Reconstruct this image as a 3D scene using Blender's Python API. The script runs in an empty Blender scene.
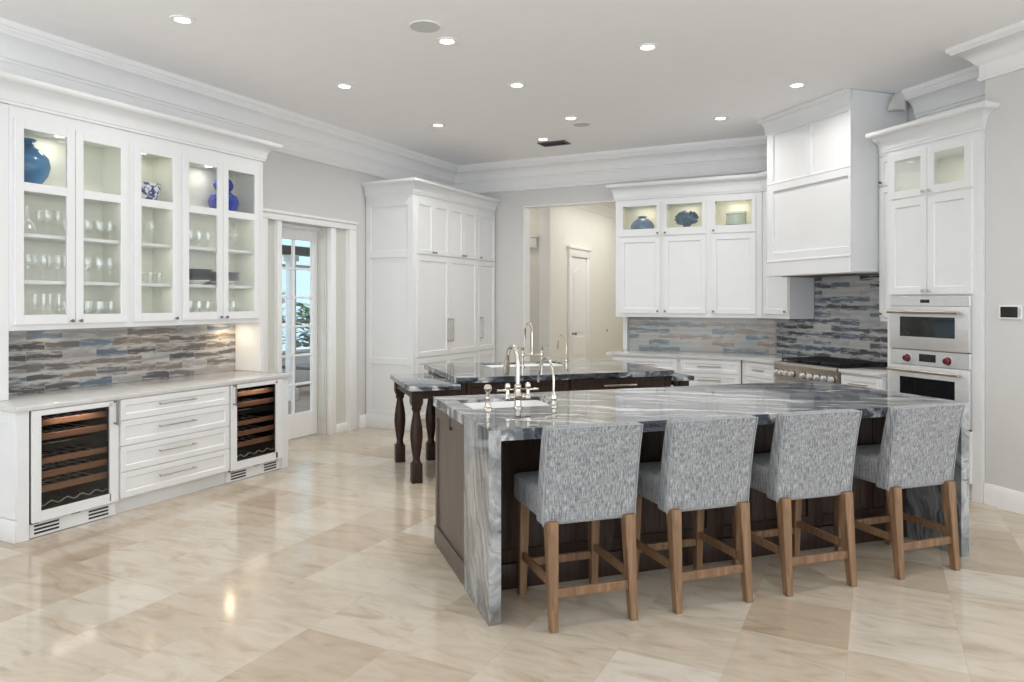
import bpy, bmesh, math, random
from mathutils import Vector, Matrix
random.seed(7)
SC = bpy.context.scene
COL = SC.collection
R = math.radians
PI = math.pi

# ------------------------------------------------------------------ camera, world, exposure
F_PX, YAW, HORIZON, EYE = 725.0, R(26.75), 301.0, 1.55
cam_data = bpy.data.cameras.new('camera')
cam_data.sensor_width = 36.0
cam_data.lens = F_PX / 1024 * 36.0
cam_data.shift_y = -(341 - HORIZON) / 1024
cam_data.clip_start = 0.05
cam = bpy.data.objects.new('camera', cam_data)
COL.objects.link(cam)
cam.location = (0, 0, EYE)
cam.rotation_euler = (PI / 2, 0, YAW)
SC.camera = cam

world = bpy.data.worlds.new('daylight')
SC.world = world
world.use_nodes = True
wn = world.node_tree.nodes
bg = wn['Background']
bg.inputs['Color'].default_value = (0.905, 0.957, 1.0, 1)
bg.inputs['Strength'].default_value = 1.9

SC.view_settings.view_transform = 'Standard'
SC.view_settings.look = 'None'
SC.view_settings.exposure = 0.44
SC.view_settings.gamma = 1.0
SC.view_settings.use_curve_mapping = False
SC.cycles.max_bounces = 14
SC.cycles.diffuse_bounces = 8
SC.cycles.glossy_bounces = 6
SC.cycles.transparent_max_bounces = 40
SC.cycles.sample_clamp_indirect = 6.0
SC.cycles.caustics_reflective = False
SC.cycles.caustics_refractive = False


def area_light(name, loc, size, power, color=(1, 0.9, 0.78), rot=(0, 0, 0), size_y=None, spread=None, shape='DISK'):
    d = bpy.data.lights.new(name, 'AREA')
    d.shape = shape
    d.size = size
    if size_y:
        d.shape = 'RECTANGLE'
        d.size_y = size_y
    d.energy = power
    d.color = color
    if spread:
        d.spread = spread
    o = bpy.data.objects.new(name, d)
    COL.objects.link(o)
    o.location = loc
    o.rotation_euler = rot
    return o


# ------------------------------------------------------------------ frames (local x to the viewer's right, y into the wall)
WORLD = (0.0,)
LEFT = (90.0,)      # x = world Y, y = -world X
BACK = (0.0,)
RANGE = (-45.0,)    # diagonal wall with range, hood and ovens
ISLE = (45.0,)      # both islands


def to_world(fr, p):
    a = R(fr[0])
    c, s = math.cos(a), math.sin(a)
    return (c * p[0] - s * p[1], s * p[0] + c * p[1], p[2])


# ------------------------------------------------------------------ materials
def new_mat(name):
    m = bpy.data.materials.new(name)
    m.use_nodes = True
    nt = m.node_tree
    return m, nt, nt.nodes['Principled BSDF']


def nd(nt, kind, **kw):
    n = nt.nodes.new(kind)
    for k, v in kw.items():
        if k in n.inputs:
            n.inputs[k].default_value = v
        else:
            setattr(n, k, v)
    return n


def ramp(nt, stops, fac=None):
    n = nt.nodes.new('ShaderNodeValToRGB')
    cr = n.color_ramp
    while len(cr.elements) > 1:
        cr.elements.remove(cr.elements[-1])
    for i, (p, c) in enumerate(stops):
        e = cr.elements[0] if i == 0 else cr.elements.new(p)
        e.position = p
        e.color = (c[0], c[1], c[2], 1)
    if fac is not None:
        nt.links.new(fac, n.inputs['Fac'])
    return n


def objcoord(nt, scale=(1, 1, 1), rot=(0, 0, 0), loc=(0, 0, 0)):
    tc = nt.nodes.new('ShaderNodeTexCoord')
    mp = nt.nodes.new('ShaderNodeMapping')
    mp.inputs['Scale'].default_value = scale
    mp.inputs['Rotation'].default_value = rot
    mp.inputs['Location'].default_value = loc
    nt.links.new(tc.outputs['Object'], mp.inputs['Vector'])
    return mp.outputs['Vector']


def paint(name, col, rough=0.4, var=0.03, spec=0.5, metal=0.0, scale=6.0, bump=0.0):
    m, nt, b = new_mat(name)
    v = objcoord(nt)
    n = nd(nt, 'ShaderNodeTexNoise', Scale=scale, Detail=3.0)
    nt.links.new(v, n.inputs['Vector'])
    lo = [max(0, c * (1 - var)) for c in col]
    hi = [min(1, c * (1 + var)) for c in col]
    r = ramp(nt, [(0.3, lo), (0.7, hi)], n.outputs['Fac'])
    nt.links.new(r.outputs['Color'], b.inputs['Base Color'])
    b.inputs['Roughness'].default_value = rough
    b.inputs['Metallic'].default_value = metal
    b.inputs['Specular IOR Level'].default_value = spec
    if bump:
        bp = nd(nt, 'ShaderNodeBump', Strength=bump, Distance=0.002)
        nt.links.new(n.outputs['Fac'], bp.inputs['Height'])
        nt.links.new(bp.outputs['Normal'], b.inputs['Normal'])
    return m


def wood(name, dark, light, rough=0.45, grain=(14, 14, 1.2), spec=0.4):
    m, nt, b = new_mat(name)
    v = objcoord(nt, scale=grain)
    n = nd(nt, 'ShaderNodeTexNoise', Scale=3.0, Detail=6.0, Roughness=0.6, Distortion=0.6)
    nt.links.new(v, n.inputs['Vector'])
    r = ramp(nt, [(0.3, dark), (0.7, light)], n.outputs['Fac'])
    nt.links.new(r.outputs['Color'], b.inputs['Base Color'])
    b.inputs['Roughness'].default_value = rough
    b.inputs['Specular IOR Level'].default_value = spec
    bp = nd(nt, 'ShaderNodeBump', Strength=0.12, Distance=0.002)
    nt.links.new(n.outputs['Fac'], bp.inputs['Height'])
    nt.links.new(bp.outputs['Normal'], b.inputs['Normal'])
    return m


def glass(name, tint=(0.96, 0.98, 0.97), refl=1.0, rough=0.02, f0=0.03):
    m, nt, b = new_mat(name)
    nt.nodes.remove(b)
    out = nt.nodes['Material Output']
    tr = nt.nodes.new('ShaderNodeBsdfTransparent')
    tr.inputs['Color'].default_value = (*tint, 1)
    gl = nt.nodes.new('ShaderNodeBsdfGlossy')
    gl.inputs['Roughness'].default_value = rough
    gl.inputs['Color'].default_value = (refl, refl, refl, 1)
    # Schlick reflectance, the same on both sides of a pane
    lw = nd(nt, 'ShaderNodeLayerWeight', Blend=0.5)
    pw = nd(nt, 'ShaderNodeMath', operation='POWER')
    pw.inputs[1].default_value = 5.0
    nt.links.new(lw.outputs['Facing'], pw.inputs[0])
    fr = nd(nt, 'ShaderNodeMath', operation='MULTIPLY_ADD')
    fr.inputs[1].default_value = 0.95
    fr.inputs[2].default_value = f0
    nt.links.new(pw.outputs[0], fr.inputs[0])
    mx = nt.nodes.new('ShaderNodeMixShader')
    nt.links.new(fr.outputs[0], mx.inputs[0])
    nt.links.new(tr.outputs[0], mx.inputs[1])
    nt.links.new(gl.outputs[0], mx.inputs[2])
    nt.links.new(mx.outputs[0], out.inputs['Surface'])
    return m


def emit(name, col, strength):
    m, nt, b = new_mat(name)
    b.inputs['Base Color'].default_value = (0.8, 0.8, 0.8, 1)
    b.inputs['Emission Color'].default_value = (*col, 1)
    b.inputs['Emission Strength'].default_value = strength
    return m


def stone(name, seed, stretch_rot, stops, scale=1.0):
    m, nt, b = new_mat(name)
    v = objcoord(nt, scale=(scale, scale, scale), rot=stretch_rot, loc=(seed, seed * 0.7, seed * 0.3))
    warp = nd(nt, 'ShaderNodeTexNoise', Scale=1.3, Detail=4.0, Roughness=0.55)
    nt.links.new(v, warp.inputs['Vector'])
    sub = nd(nt, 'ShaderNodeVectorMath', operation='MULTIPLY_ADD')
    nt.links.new(warp.outputs['Color'], sub.inputs[0])
    sub.inputs[1].default_value = (0.5, 0.5, 0.5)
    nt.links.new(v, sub.inputs[2])
    st = nd(nt, 'ShaderNodeMapping')
    st.inputs['Scale'].default_value = (0.7, 9.0, 5.0)
    nt.links.new(sub.outputs[0], st.inputs['Vector'])
    n1 = nd(nt, 'ShaderNodeTexNoise', Scale=1.6, Detail=8.0, Roughness=0.62, Distortion=0.5)
    nt.links.new(st.outputs['Vector'], n1.inputs['Vector'])
    r1 = ramp(nt, stops, n1.outputs['Fac'])
    # fine dark and brown veins
    st2 = nd(nt, 'ShaderNodeMapping')
    st2.inputs['Scale'].default_value = (0.8, 14, 6)
    nt.links.new(sub.outputs[0], st2.inputs['Vector'])
    n2 = nd(nt, 'ShaderNodeTexNoise', Scale=1.5, Detail=6.0, Roughness=0.6)
    nt.links.new(st2.outputs['Vector'], n2.inputs['Vector'])
    r2 = ramp(nt, [(0.38, (1, 1, 1)), (0.45, (0, 0, 0))], n2.outputs['Fac'])
    n3 = nd(nt, 'ShaderNodeTexNoise', Scale=1.1, Detail=2.0)
    nt.links.new(v, n3.inputs['Vector'])
    veincol = ramp(nt, [(0.5, (0.05, 0.06, 0.075)), (0.62, (0.13, 0.09, 0.065))], n3.outputs['Fac'])
    mx = nd(nt, 'ShaderNodeMix', data_type='RGBA')
    mul = nd(nt, 'ShaderNodeMath', operation='MULTIPLY')
    mul.inputs[1].default_value = 0.75
    nt.links.new(r2.outputs['Color'], mul.inputs[0])
    nt.links.new(mul.outputs[0], mx.inputs['Factor'])
    nt.links.new(r1.outputs['Color'], mx.inputs['A'])
    nt.links.new(veincol.outputs['Color'], mx.inputs['B'])
    nt.links.new(mx.outputs['Result'], b.inputs['Base Color'])
    b.inputs['Roughness'].default_value = 0.05
    b.inputs['IOR'].default_value = 1.9
    return m


def fabric(name):
    m, nt, b = new_mat(name)
    v = objcoord(nt)
    outs = []
    for sc in ((210, 210, 12), (24, 24, 190)):
        mp = nd(nt, 'ShaderNodeMapping')
        mp.inputs['Scale'].default_value = sc
        nt.links.new(v, mp.inputs['Vector'])
        n = nd(nt, 'ShaderNodeTexNoise', Scale=1.0, Detail=3.0, Roughness=0.6)
        nt.links.new(mp.outputs['Vector'], n.inputs['Vector'])
        outs.append(n.outputs['Fac'])
    ad = nd(nt, 'ShaderNodeMath', operation='ADD')
    nt.links.new(outs[0], ad.inputs[0])
    w2 = nd(nt, 'ShaderNodeMath', operation='MULTIPLY')
    w2.inputs[1].default_value = 0.25
    nt.links.new(outs[1], w2.inputs[0])
    nt.links.new(w2.outputs[0], ad.inputs[1])
    hf = nd(nt, 'ShaderNodeMath', operation='MULTIPLY')
    hf.inputs[1].default_value = 0.80
    nt.links.new(ad.outputs[0], hf.inputs[0])
    r = ramp(nt, [(0.34, (0.105, 0.11, 0.12)), (0.5, (0.25, 0.256, 0.266)), (0.66, (0.43, 0.436, 0.444))], hf.outputs[0])
    nt.links.new(r.outputs['Color'], b.inputs['Base Color'])
    b.inputs['Roughness'].default_value = 0.9
    b.inputs['Specular IOR Level'].default_value = 0.15
    b.inputs['Sheen Weight'].default_value = 0.15
    bp = nd(nt, 'ShaderNodeBump', Strength=0.35, Distance=0.002)
    nt.links.new(hf.outputs[0], bp.inputs['Height'])
    nt.links.new(bp.outputs['Normal'], b.inputs['Normal'])
    return m


def floor_mat():
    m, nt, b = new_mat('travertine_tiles')
    tc = nt.nodes.new('ShaderNodeTexCoord')
    T = 0.4572
    mp = nd(nt, 'ShaderNodeMapping')
    mp.inputs['Scale'].default_value = (1 / T, 1 / T, 1)
    mp.inputs['Location'].default_value = (-0.34 / T, -2.63 / T, 0)
    nt.links.new(tc.outputs['Object'], mp.inputs['Vector'])
    fl = nd(nt, 'ShaderNodeVectorMath', operation='FLOOR')
    nt.links.new(mp.outputs['Vector'], fl.inputs[0])
    fx = nd(nt, 'ShaderNodeVectorMath', operation='FRACTION')
    nt.links.new(mp.outputs['Vector'], fx.inputs[0])
    wnz = nd(nt, 'ShaderNodeTexWhiteNoise', noise_dimensions='2D')
    nt.links.new(fl.outputs[0], wnz.inputs['Vector'])
    # per tile offset of the stone figure
    off = nd(nt, 'ShaderNodeVectorMath', operation='MULTIPLY_ADD')
    nt.links.new(wnz.outputs['Color'], off.inputs[0])
    off.inputs[1].default_value = (37, 53, 0)
    nt.links.new(mp.outputs['Vector'], off.inputs[2])
    st = nd(nt, 'ShaderNodeMapping')
    st.inputs['Scale'].default_value = (0.7, 2.2, 1)
    st.inputs['Rotation'].default_value = (0, 0, 0.5)
    nt.links.new(off.outputs[0], st.inputs['Vector'])
    n1 = nd(nt, 'ShaderNodeTexNoise', Scale=1.6, Detail=9.0, Roughness=0.62, Distortion=1.2)
    nt.links.new(st.outputs['Vector'], n1.inputs['Vector'])
    base = ramp(nt, [(0.0, (0.44, 0.36, 0.27)), (0.15, (0.48, 0.405, 0.32)), (0.4, (0.53, 0.46, 0.37)), (0.8, (0.55, 0.49, 0.41)), (1.0, (0.60, 0.55, 0.48))], wnz.outputs['Value'])
    vein = ramp(nt, [(0.30, (0.60, 0.52, 0.42)), (0.43, (0.88, 0.84, 0.78)), (0.55, (1, 1, 1)), (0.72, (1.08, 1.07, 1.06))], n1.outputs['Fac'])
    mul = nd(nt, 'ShaderNodeMix', data_type='RGBA', blend_type='MULTIPLY')
    mul.inputs['Factor'].default_value = 0.62
    nt.links.new(base.outputs['Color'], mul.inputs['A'])
    nt.links.new(vein.outputs['Color'], mul.inputs['B'])
    # joints
    sx = nd(nt, 'ShaderNodeSeparateXYZ')
    nt.links.new(fx.outputs[0], sx.inputs[0])
    ds = []
    for ax in ('X', 'Y'):
        a1 = nd(nt, 'ShaderNodeMath', operation='SUBTRACT')
        a1.inputs[1].default_value = 0.5
        nt.links.new(sx.outputs[ax], a1.inputs[0])
        a2 = nd(nt, 'ShaderNodeMath', operation='ABSOLUTE')
        nt.links.new(a1.outputs[0], a2.inputs[0])
        ds.append(a2.outputs[0])
    mxm = nd(nt, 'ShaderNodeMath', operation='MAXIMUM')
    nt.links.new(ds[0], mxm.inputs[0])
    nt.links.new(ds[1], mxm.inputs[1])
    gt = nd(nt, 'ShaderNodeMath', operation='GREATER_THAN')
    gt.inputs[1].default_value = 0.4955
    nt.links.new(mxm.outputs[0], gt.inputs[0])
    jm = nd(nt, 'ShaderNodeMix', data_type='RGBA')
    jf = nd(nt, 'ShaderNodeMath', operation='MULTIPLY')
    jf.inputs[1].default_value = 0.4
    nt.links.new(gt.outputs[0], jf.inputs[0])
    nt.links.new(jf.outputs[0], jm.inputs['Factor'])
    nt.links.new(mul.outputs['Result'], jm.inputs['A'])
    jm.inputs['B'].default_value = (0.42, 0.35, 0.27, 1)
    nt.links.new(jm.outputs['Result'], b.inputs['Base Color'])
    rr = ramp(nt, [(0.3, (0.16, 0.16, 0.16)), (0.7, (0.09, 0.09, 0.09))], n1.outputs['Fac'])
    nt.links.new(rr.outputs['Color'], b.inputs['Roughness'])
    b.inputs['Specular IOR Level'].default_value = 0.5
    return m


def backsplash_mat(name, cols, seed):
    """Glass brick tile with streaked glaze; local x along the wall, z up."""
    m, nt, b = new_mat(name)
    tc = nt.nodes.new('ShaderNodeTexCoord')
    sp = nd(nt, 'ShaderNodeSeparateXYZ')
    nt.links.new(tc.outputs['Object'], sp.inputs[0])
    cb = nd(nt, 'ShaderNodeCombineXYZ')
    nt.links.new(sp.outputs['X'], cb.inputs['X'])
    nt.links.new(sp.outputs['Z'], cb.inputs['Y'])
    br = nd(nt, 'ShaderNodeTexBrick')
    br.offset = 0.5
    br.inputs['Scale'].default_value = 1.0
    br.inputs['Brick Width'].default_value = 0.27
    br.inputs['Row Height'].default_value = 0.078
    br.inputs['Mortar Size'].default_value = 0.0012
    br.inputs['Mortar Smooth'].default_value = 0.0
    br.inputs['Bias'].default_value = 0.0
    br.inputs['Color1'].default_value = (0, 0, 0, 1)
    br.inputs['Color2'].default_value = (1, 1, 1, 1)
    br.inputs['Mortar'].default_value = (0.5, 0.5, 0.5, 1)
    nt.links.new(cb.outputs[0], br.inputs['Vector'])
    tone = ramp(nt, cols, br.outputs['Color'])
    tone.color_ramp.interpolation = 'CONSTANT'
    # streaks, shifted tile by tile
    sh = nd(nt, 'ShaderNodeVectorMath', operation='MULTIPLY_ADD')
    nt.links.new(br.outputs['Color'], sh.inputs[0])
    sh.inputs[1].default_value = (19 + seed, 31, 0)
    nt.links.new(cb.outputs[0], sh.inputs[2])
    mp = nd(nt, 'ShaderNodeMapping')
    mp.inputs['Scale'].default_value = (4.5, 30, 1)
    nt.links.new(sh.outputs[0], mp.inputs['Vector'])
    n = nd(nt, 'ShaderNodeTexNoise', Scale=1.0, Detail=4.0, Roughness=0.65, Distortion=0.25)
    nt.links.new(mp.outputs['Vector'], n.inputs['Vector'])
    # glaze thins to pale along the long edges of every brick
    rz = nd(nt, 'ShaderNodeMath', operation='DIVIDE')
    rz.inputs[1].default_value = 0.078
    nt.links.new(sp.outputs['Z'], rz.inputs[0])
    fz = nd(nt, 'ShaderNodeMath', operation='FRACT')
    nt.links.new(rz.outputs[0], fz.inputs[0])
    cz = nd(nt, 'ShaderNodeMath', operation='SUBTRACT')
    cz.inputs[1].default_value = 0.5
    nt.links.new(fz.outputs[0], cz.inputs[0])
    az = nd(nt, 'ShaderNodeMath', operation='ABSOLUTE')
    nt.links.new(cz.outputs[0], az.inputs[0])
    ez = nd(nt, 'ShaderNodeMath', operation='MULTIPLY_ADD')
    ez.inputs[1].default_value = 0.42
    nt.links.new(az.outputs[0], ez.inputs[0])
    nt.links.new(n.outputs['Fac'], ez.inputs[2])
    sz = nd(nt, 'ShaderNodeMath', operation='SUBTRACT')
    sz.inputs[1].default_value = 0.125
    nt.links.new(ez.outputs[0], sz.inputs[0])
    pale = ramp(nt, [(0.42, (0.0, 0.0, 0.0)), (0.60, (0.95, 0.95, 0.95))], sz.outputs[0])
    mx = nd(nt, 'ShaderNodeMix', data_type='RGBA')
    nt.links.new(pale.outputs['Color'], mx.inputs['Factor'])
    nt.links.new(tone.outputs['Color'], mx.inputs['A'])
    mx.inputs['B'].default_value = (0.52, 0.51, 0.49, 1)
    mm = nd(nt, 'ShaderNodeMix', data_type='RGBA')
    nt.links.new(br.outputs['Fac'], mm.inputs['Factor'])
    nt.links.new(mx.outputs['Result'], mm.inputs['A'])
    mm.inputs['B'].default_value = (0.45, 0.44, 0.42, 1)
    nt.links.new(mm.outputs['Result'], b.inputs['Base Color'])
    b.inputs['Roughness'].default_value = 0.14
    b.inputs['Specular IOR Level'].default_value = 0.5
    return m


def blotch(name, ca, cb_, scale, rough=0.12, edge=(0.45, 0.55)):
    m, nt, b = new_mat(name)
    v = objcoord(nt)
    n = nd(nt, 'ShaderNodeTexNoise', Scale=scale, Detail=3.0, Distortion=1.0)
    nt.links.new(v, n.inputs['Vector'])
    r = ramp(nt, [(edge[0], ca), (edge[1], cb_)], n.outputs['Fac'])
    nt.links.new(r.outputs['Color'], b.inputs['Base Color'])
    b.inputs['Roughness'].default_value = rough
    return m


M = {}
M['white'] = paint('white_cabinet_paint', (0.755, 0.765, 0.775), 0.32, 0.012)
M['trimwhite'] = paint('white_trim_paint', (0.84, 0.84, 0.84), 0.38, 0.012)
M['inside'] = paint('cabinet_interior_paint', (0.76, 0.77, 0.70), 0.5, 0.02)
M['wall'] = paint('warm_grey_wall_paint', (0.645, 0.64, 0.63), 0.75, 0.012, 0.3)
M['hallwall'] = paint('cream_hall_wall_paint', (0.77, 0.76, 0.72), 0.75, 0.012, 0.3)
M['ceiling'] = paint('pale_taupe_ceiling_paint', (0.875, 0.872, 0.88), 0.85, 0.012, 0.2)
M['floor'] = floor_mat()
M['quartz'] = paint('pale_quartz', (0.60, 0.595, 0.58), 0.12, 0.05, 0.5, scale=14)
SLATE = [(0.36, (0.016, 0.020, 0.028)), (0.45, (0.050, 0.060, 0.077)), (0.52, (0.135, 0.15, 0.168)), (0.57, (0.36, 0.375, 0.385)), (0.66, (0.70, 0.70, 0.69))]
LIT_SIDE = [(0.30, (0.05, 0.056, 0.062)), (0.42, (0.135, 0.148, 0.155)), (0.55, (0.24, 0.255, 0.26)), (0.72, (0.42, 0.43, 0.43))]  # paler than the top: light from the left painted into the upright stone
M['stone'] = stone('blue_grey_quartzite', 3.1, (0, 0, 0.55), SLATE, 1.0)
M['stone2'] = stone('dark_blue_grey_quartzite', 9.4, (0, 0, 0.35), SLATE, 1.0)
M['stoneside'] = stone('lit_quartzite_upright', 6.2, (0.35, PI / 2, 0), LIT_SIDE, 1.0)
M['dark'] = wood('dark_espresso_wood', (0.020, 0.011, 0.008), (0.050, 0.029, 0.021), 0.4, spec=0.25)
M['litwood'] = wood('lit_panel_wood', (0.075, 0.056, 0.046), (0.125, 0.096, 0.080), 0.4, (10, 10, 0.9))  # the dark island wood made paler, its side light painted into the tone
M['oak'] = wood('brown_oak_leg_wood', (0.12, 0.064, 0.032), (0.27, 0.158, 0.086), 0.5)
M['rack'] = wood('cherry_rack_wood', (0.20, 0.095, 0.055), (0.36, 0.19, 0.115), 0.45, (1.5, 14, 14))
M['fabric'] = fabric('grey_slub_linen')
M['piping'] = paint('pale_grey_piping', (0.30, 0.31, 0.325), 0.9, 0.05)
M['nickel'] = paint('polished_nickel', (0.66, 0.62, 0.54), 0.14, 0.02, metal=1.0)
M['pull'] = paint('brushed_nickel_pull', (0.44, 0.40, 0.35), 0.3, 0.03, metal=1.0)
M['knob'] = paint('aged_bronze_knob', (0.24, 0.21, 0.18), 0.28, 0.05, metal=1.0)
M['steel'] = paint('brushed_stainless', (0.72, 0.72, 0.725), 0.34, 0.03, metal=0.55, scale=20)
M['rangesteel'] = paint('warm_brushed_stainless', (0.50, 0.46, 0.42), 0.3, 0.03, metal=1.0, scale=20)
M['black'] = paint('black_enamel', (0.012, 0.012, 0.013), 0.3, 0.1)
M['blackglass'] = paint('black_oven_glass', (0.010, 0.010, 0.012), 0.05, 0.1)
M['red'] = paint('red_knob_enamel', (0.13, 0.008, 0.011), 0.25, 0.05)
M['porcelain'] = paint('white_fireclay', (0.86, 0.86, 0.85), 0.1, 0.01)
M['glass'] = glass('cabinet_pane_glass', (0.985, 0.992, 0.985))
M['ware'] = glass('clear_glassware', (0.985, 0.99, 0.988), 1.0, 0.01, 0.09)
M['darkglass'] = glass('tinted_cooler_glass', (0.86, 0.85, 0.84))
M['doorglass'] = glass('door_pane_glass', (0.96, 0.985, 0.99))
M['screen'] = glass('sky_dimming_screen', (0.58, 0.66, 0.70), 0.3, 0.4)  # tint set to dim the sky through the door
M['frost'] = paint('frosted_sidelight_glass', (0.63, 0.635, 0.585), 0.18, 0.03, scale=1.5)
M['lens'] = emit('lamp_lens', (1.0, 0.95, 0.87), 6.0)
M['puck'] = emit('puck_lens', (1.0, 0.92, 0.80), 2.0)
M['speaker'] = paint('grey_speaker_grille', (0.56, 0.57, 0.57), 0.7, 0.05, scale=60)
M['ventgrey'] = paint('dark_vent_metal', (0.10, 0.10, 0.10), 0.6, 0.05)
M['bluevase'] = paint('teal_blue_glaze', (0.055, 0.19, 0.37), 0.16, 0.25, scale=5)
M['cobalt'] = paint('cobalt_glaze', (0.035, 0.06, 0.42), 0.08, 0.3, scale=6)
M['bluewhite'] = blotch('blue_and_white_glaze', (0.02, 0.04, 0.20), (0.75, 0.77, 0.80), 26.0)
M['slatevase'] = paint('slate_blue_glaze', (0.10, 0.16, 0.26), 0.4, 0.3, scale=18)
M['coral'] = paint('navy_coral_glaze', (0.05, 0.10, 0.17), 0.5, 0.3, scale=30)
M['celadon'] = paint('celadon_glaze', (0.50, 0.58, 0.48), 0.3, 0.05)
M['greyplate'] = paint('grey_stoneware', (0.27, 0.28, 0.30), 0.4, 0.06)
M['paleplate'] = paint('pale_grey_stoneware', (0.50, 0.52, 0.56), 0.35, 0.05)
M['switch'] = paint('white_switch_plastic', (0.78, 0.78, 0.77), 0.35, 0.01)
M['patio'] = paint('brown_paver', (0.30, 0.24, 0.19), 0.7, 0.15, scale=3)
M['stucco'] = paint('white_stucco', (0.80, 0.82, 0.84), 0.8, 0.03)
M['bronze'] = paint('dark_bronze_frame', (0.10, 0.095, 0.09), 0.5, 0.05)
M['leafA'] = blotch('leaf_green', (0.06, 0.13, 0.05), (0.30, 0.40, 0.22), 9.0, 0.5)
M['leafB'] = blotch('leaf_pale', (0.30, 0.38, 0.30), (0.62, 0.68, 0.62), 9.0, 0.5)
COOL = [(0.0, (0.055, 0.065, 0.085)), (0.18, (0.12, 0.15, 0.20)), (0.36, (0.34, 0.36, 0.38)), (0.52, (0.09, 0.095, 0.10)), (0.66, (0.42, 0.44, 0.45)), (0.82, (0.075, 0.10, 0.15))]
MIXED = [(0.0, (0.11, 0.11, 0.118)), (0.15, (0.135, 0.17, 0.225)), (0.28, (0.23, 0.195, 0.175)), (0.45, (0.34, 0.33, 0.325)), (0.6, (0.17, 0.168, 0.172)), (0.72, (0.19, 0.235, 0.285)), (0.86, (0.16, 0.142, 0.135))]
PALE = [(0.0, (0.20, 0.26, 0.30)), (0.15, (0.40, 0.44, 0.45)), (0.3, (0.34, 0.275, 0.22)), (0.5, (0.46, 0.44, 0.40)), (0.68, (0.23, 0.25, 0.26)), (0.82, (0.38, 0.32, 0.27))]
M['splashL'] = backsplash_mat('streaked_glass_brick', MIXED, 0)
M['splashB'] = backsplash_mat('pale_streaked_glass_brick', PALE, 5)
M['splashR'] = backsplash_mat('blue_grey_glass_brick', COOL, 11)


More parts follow.
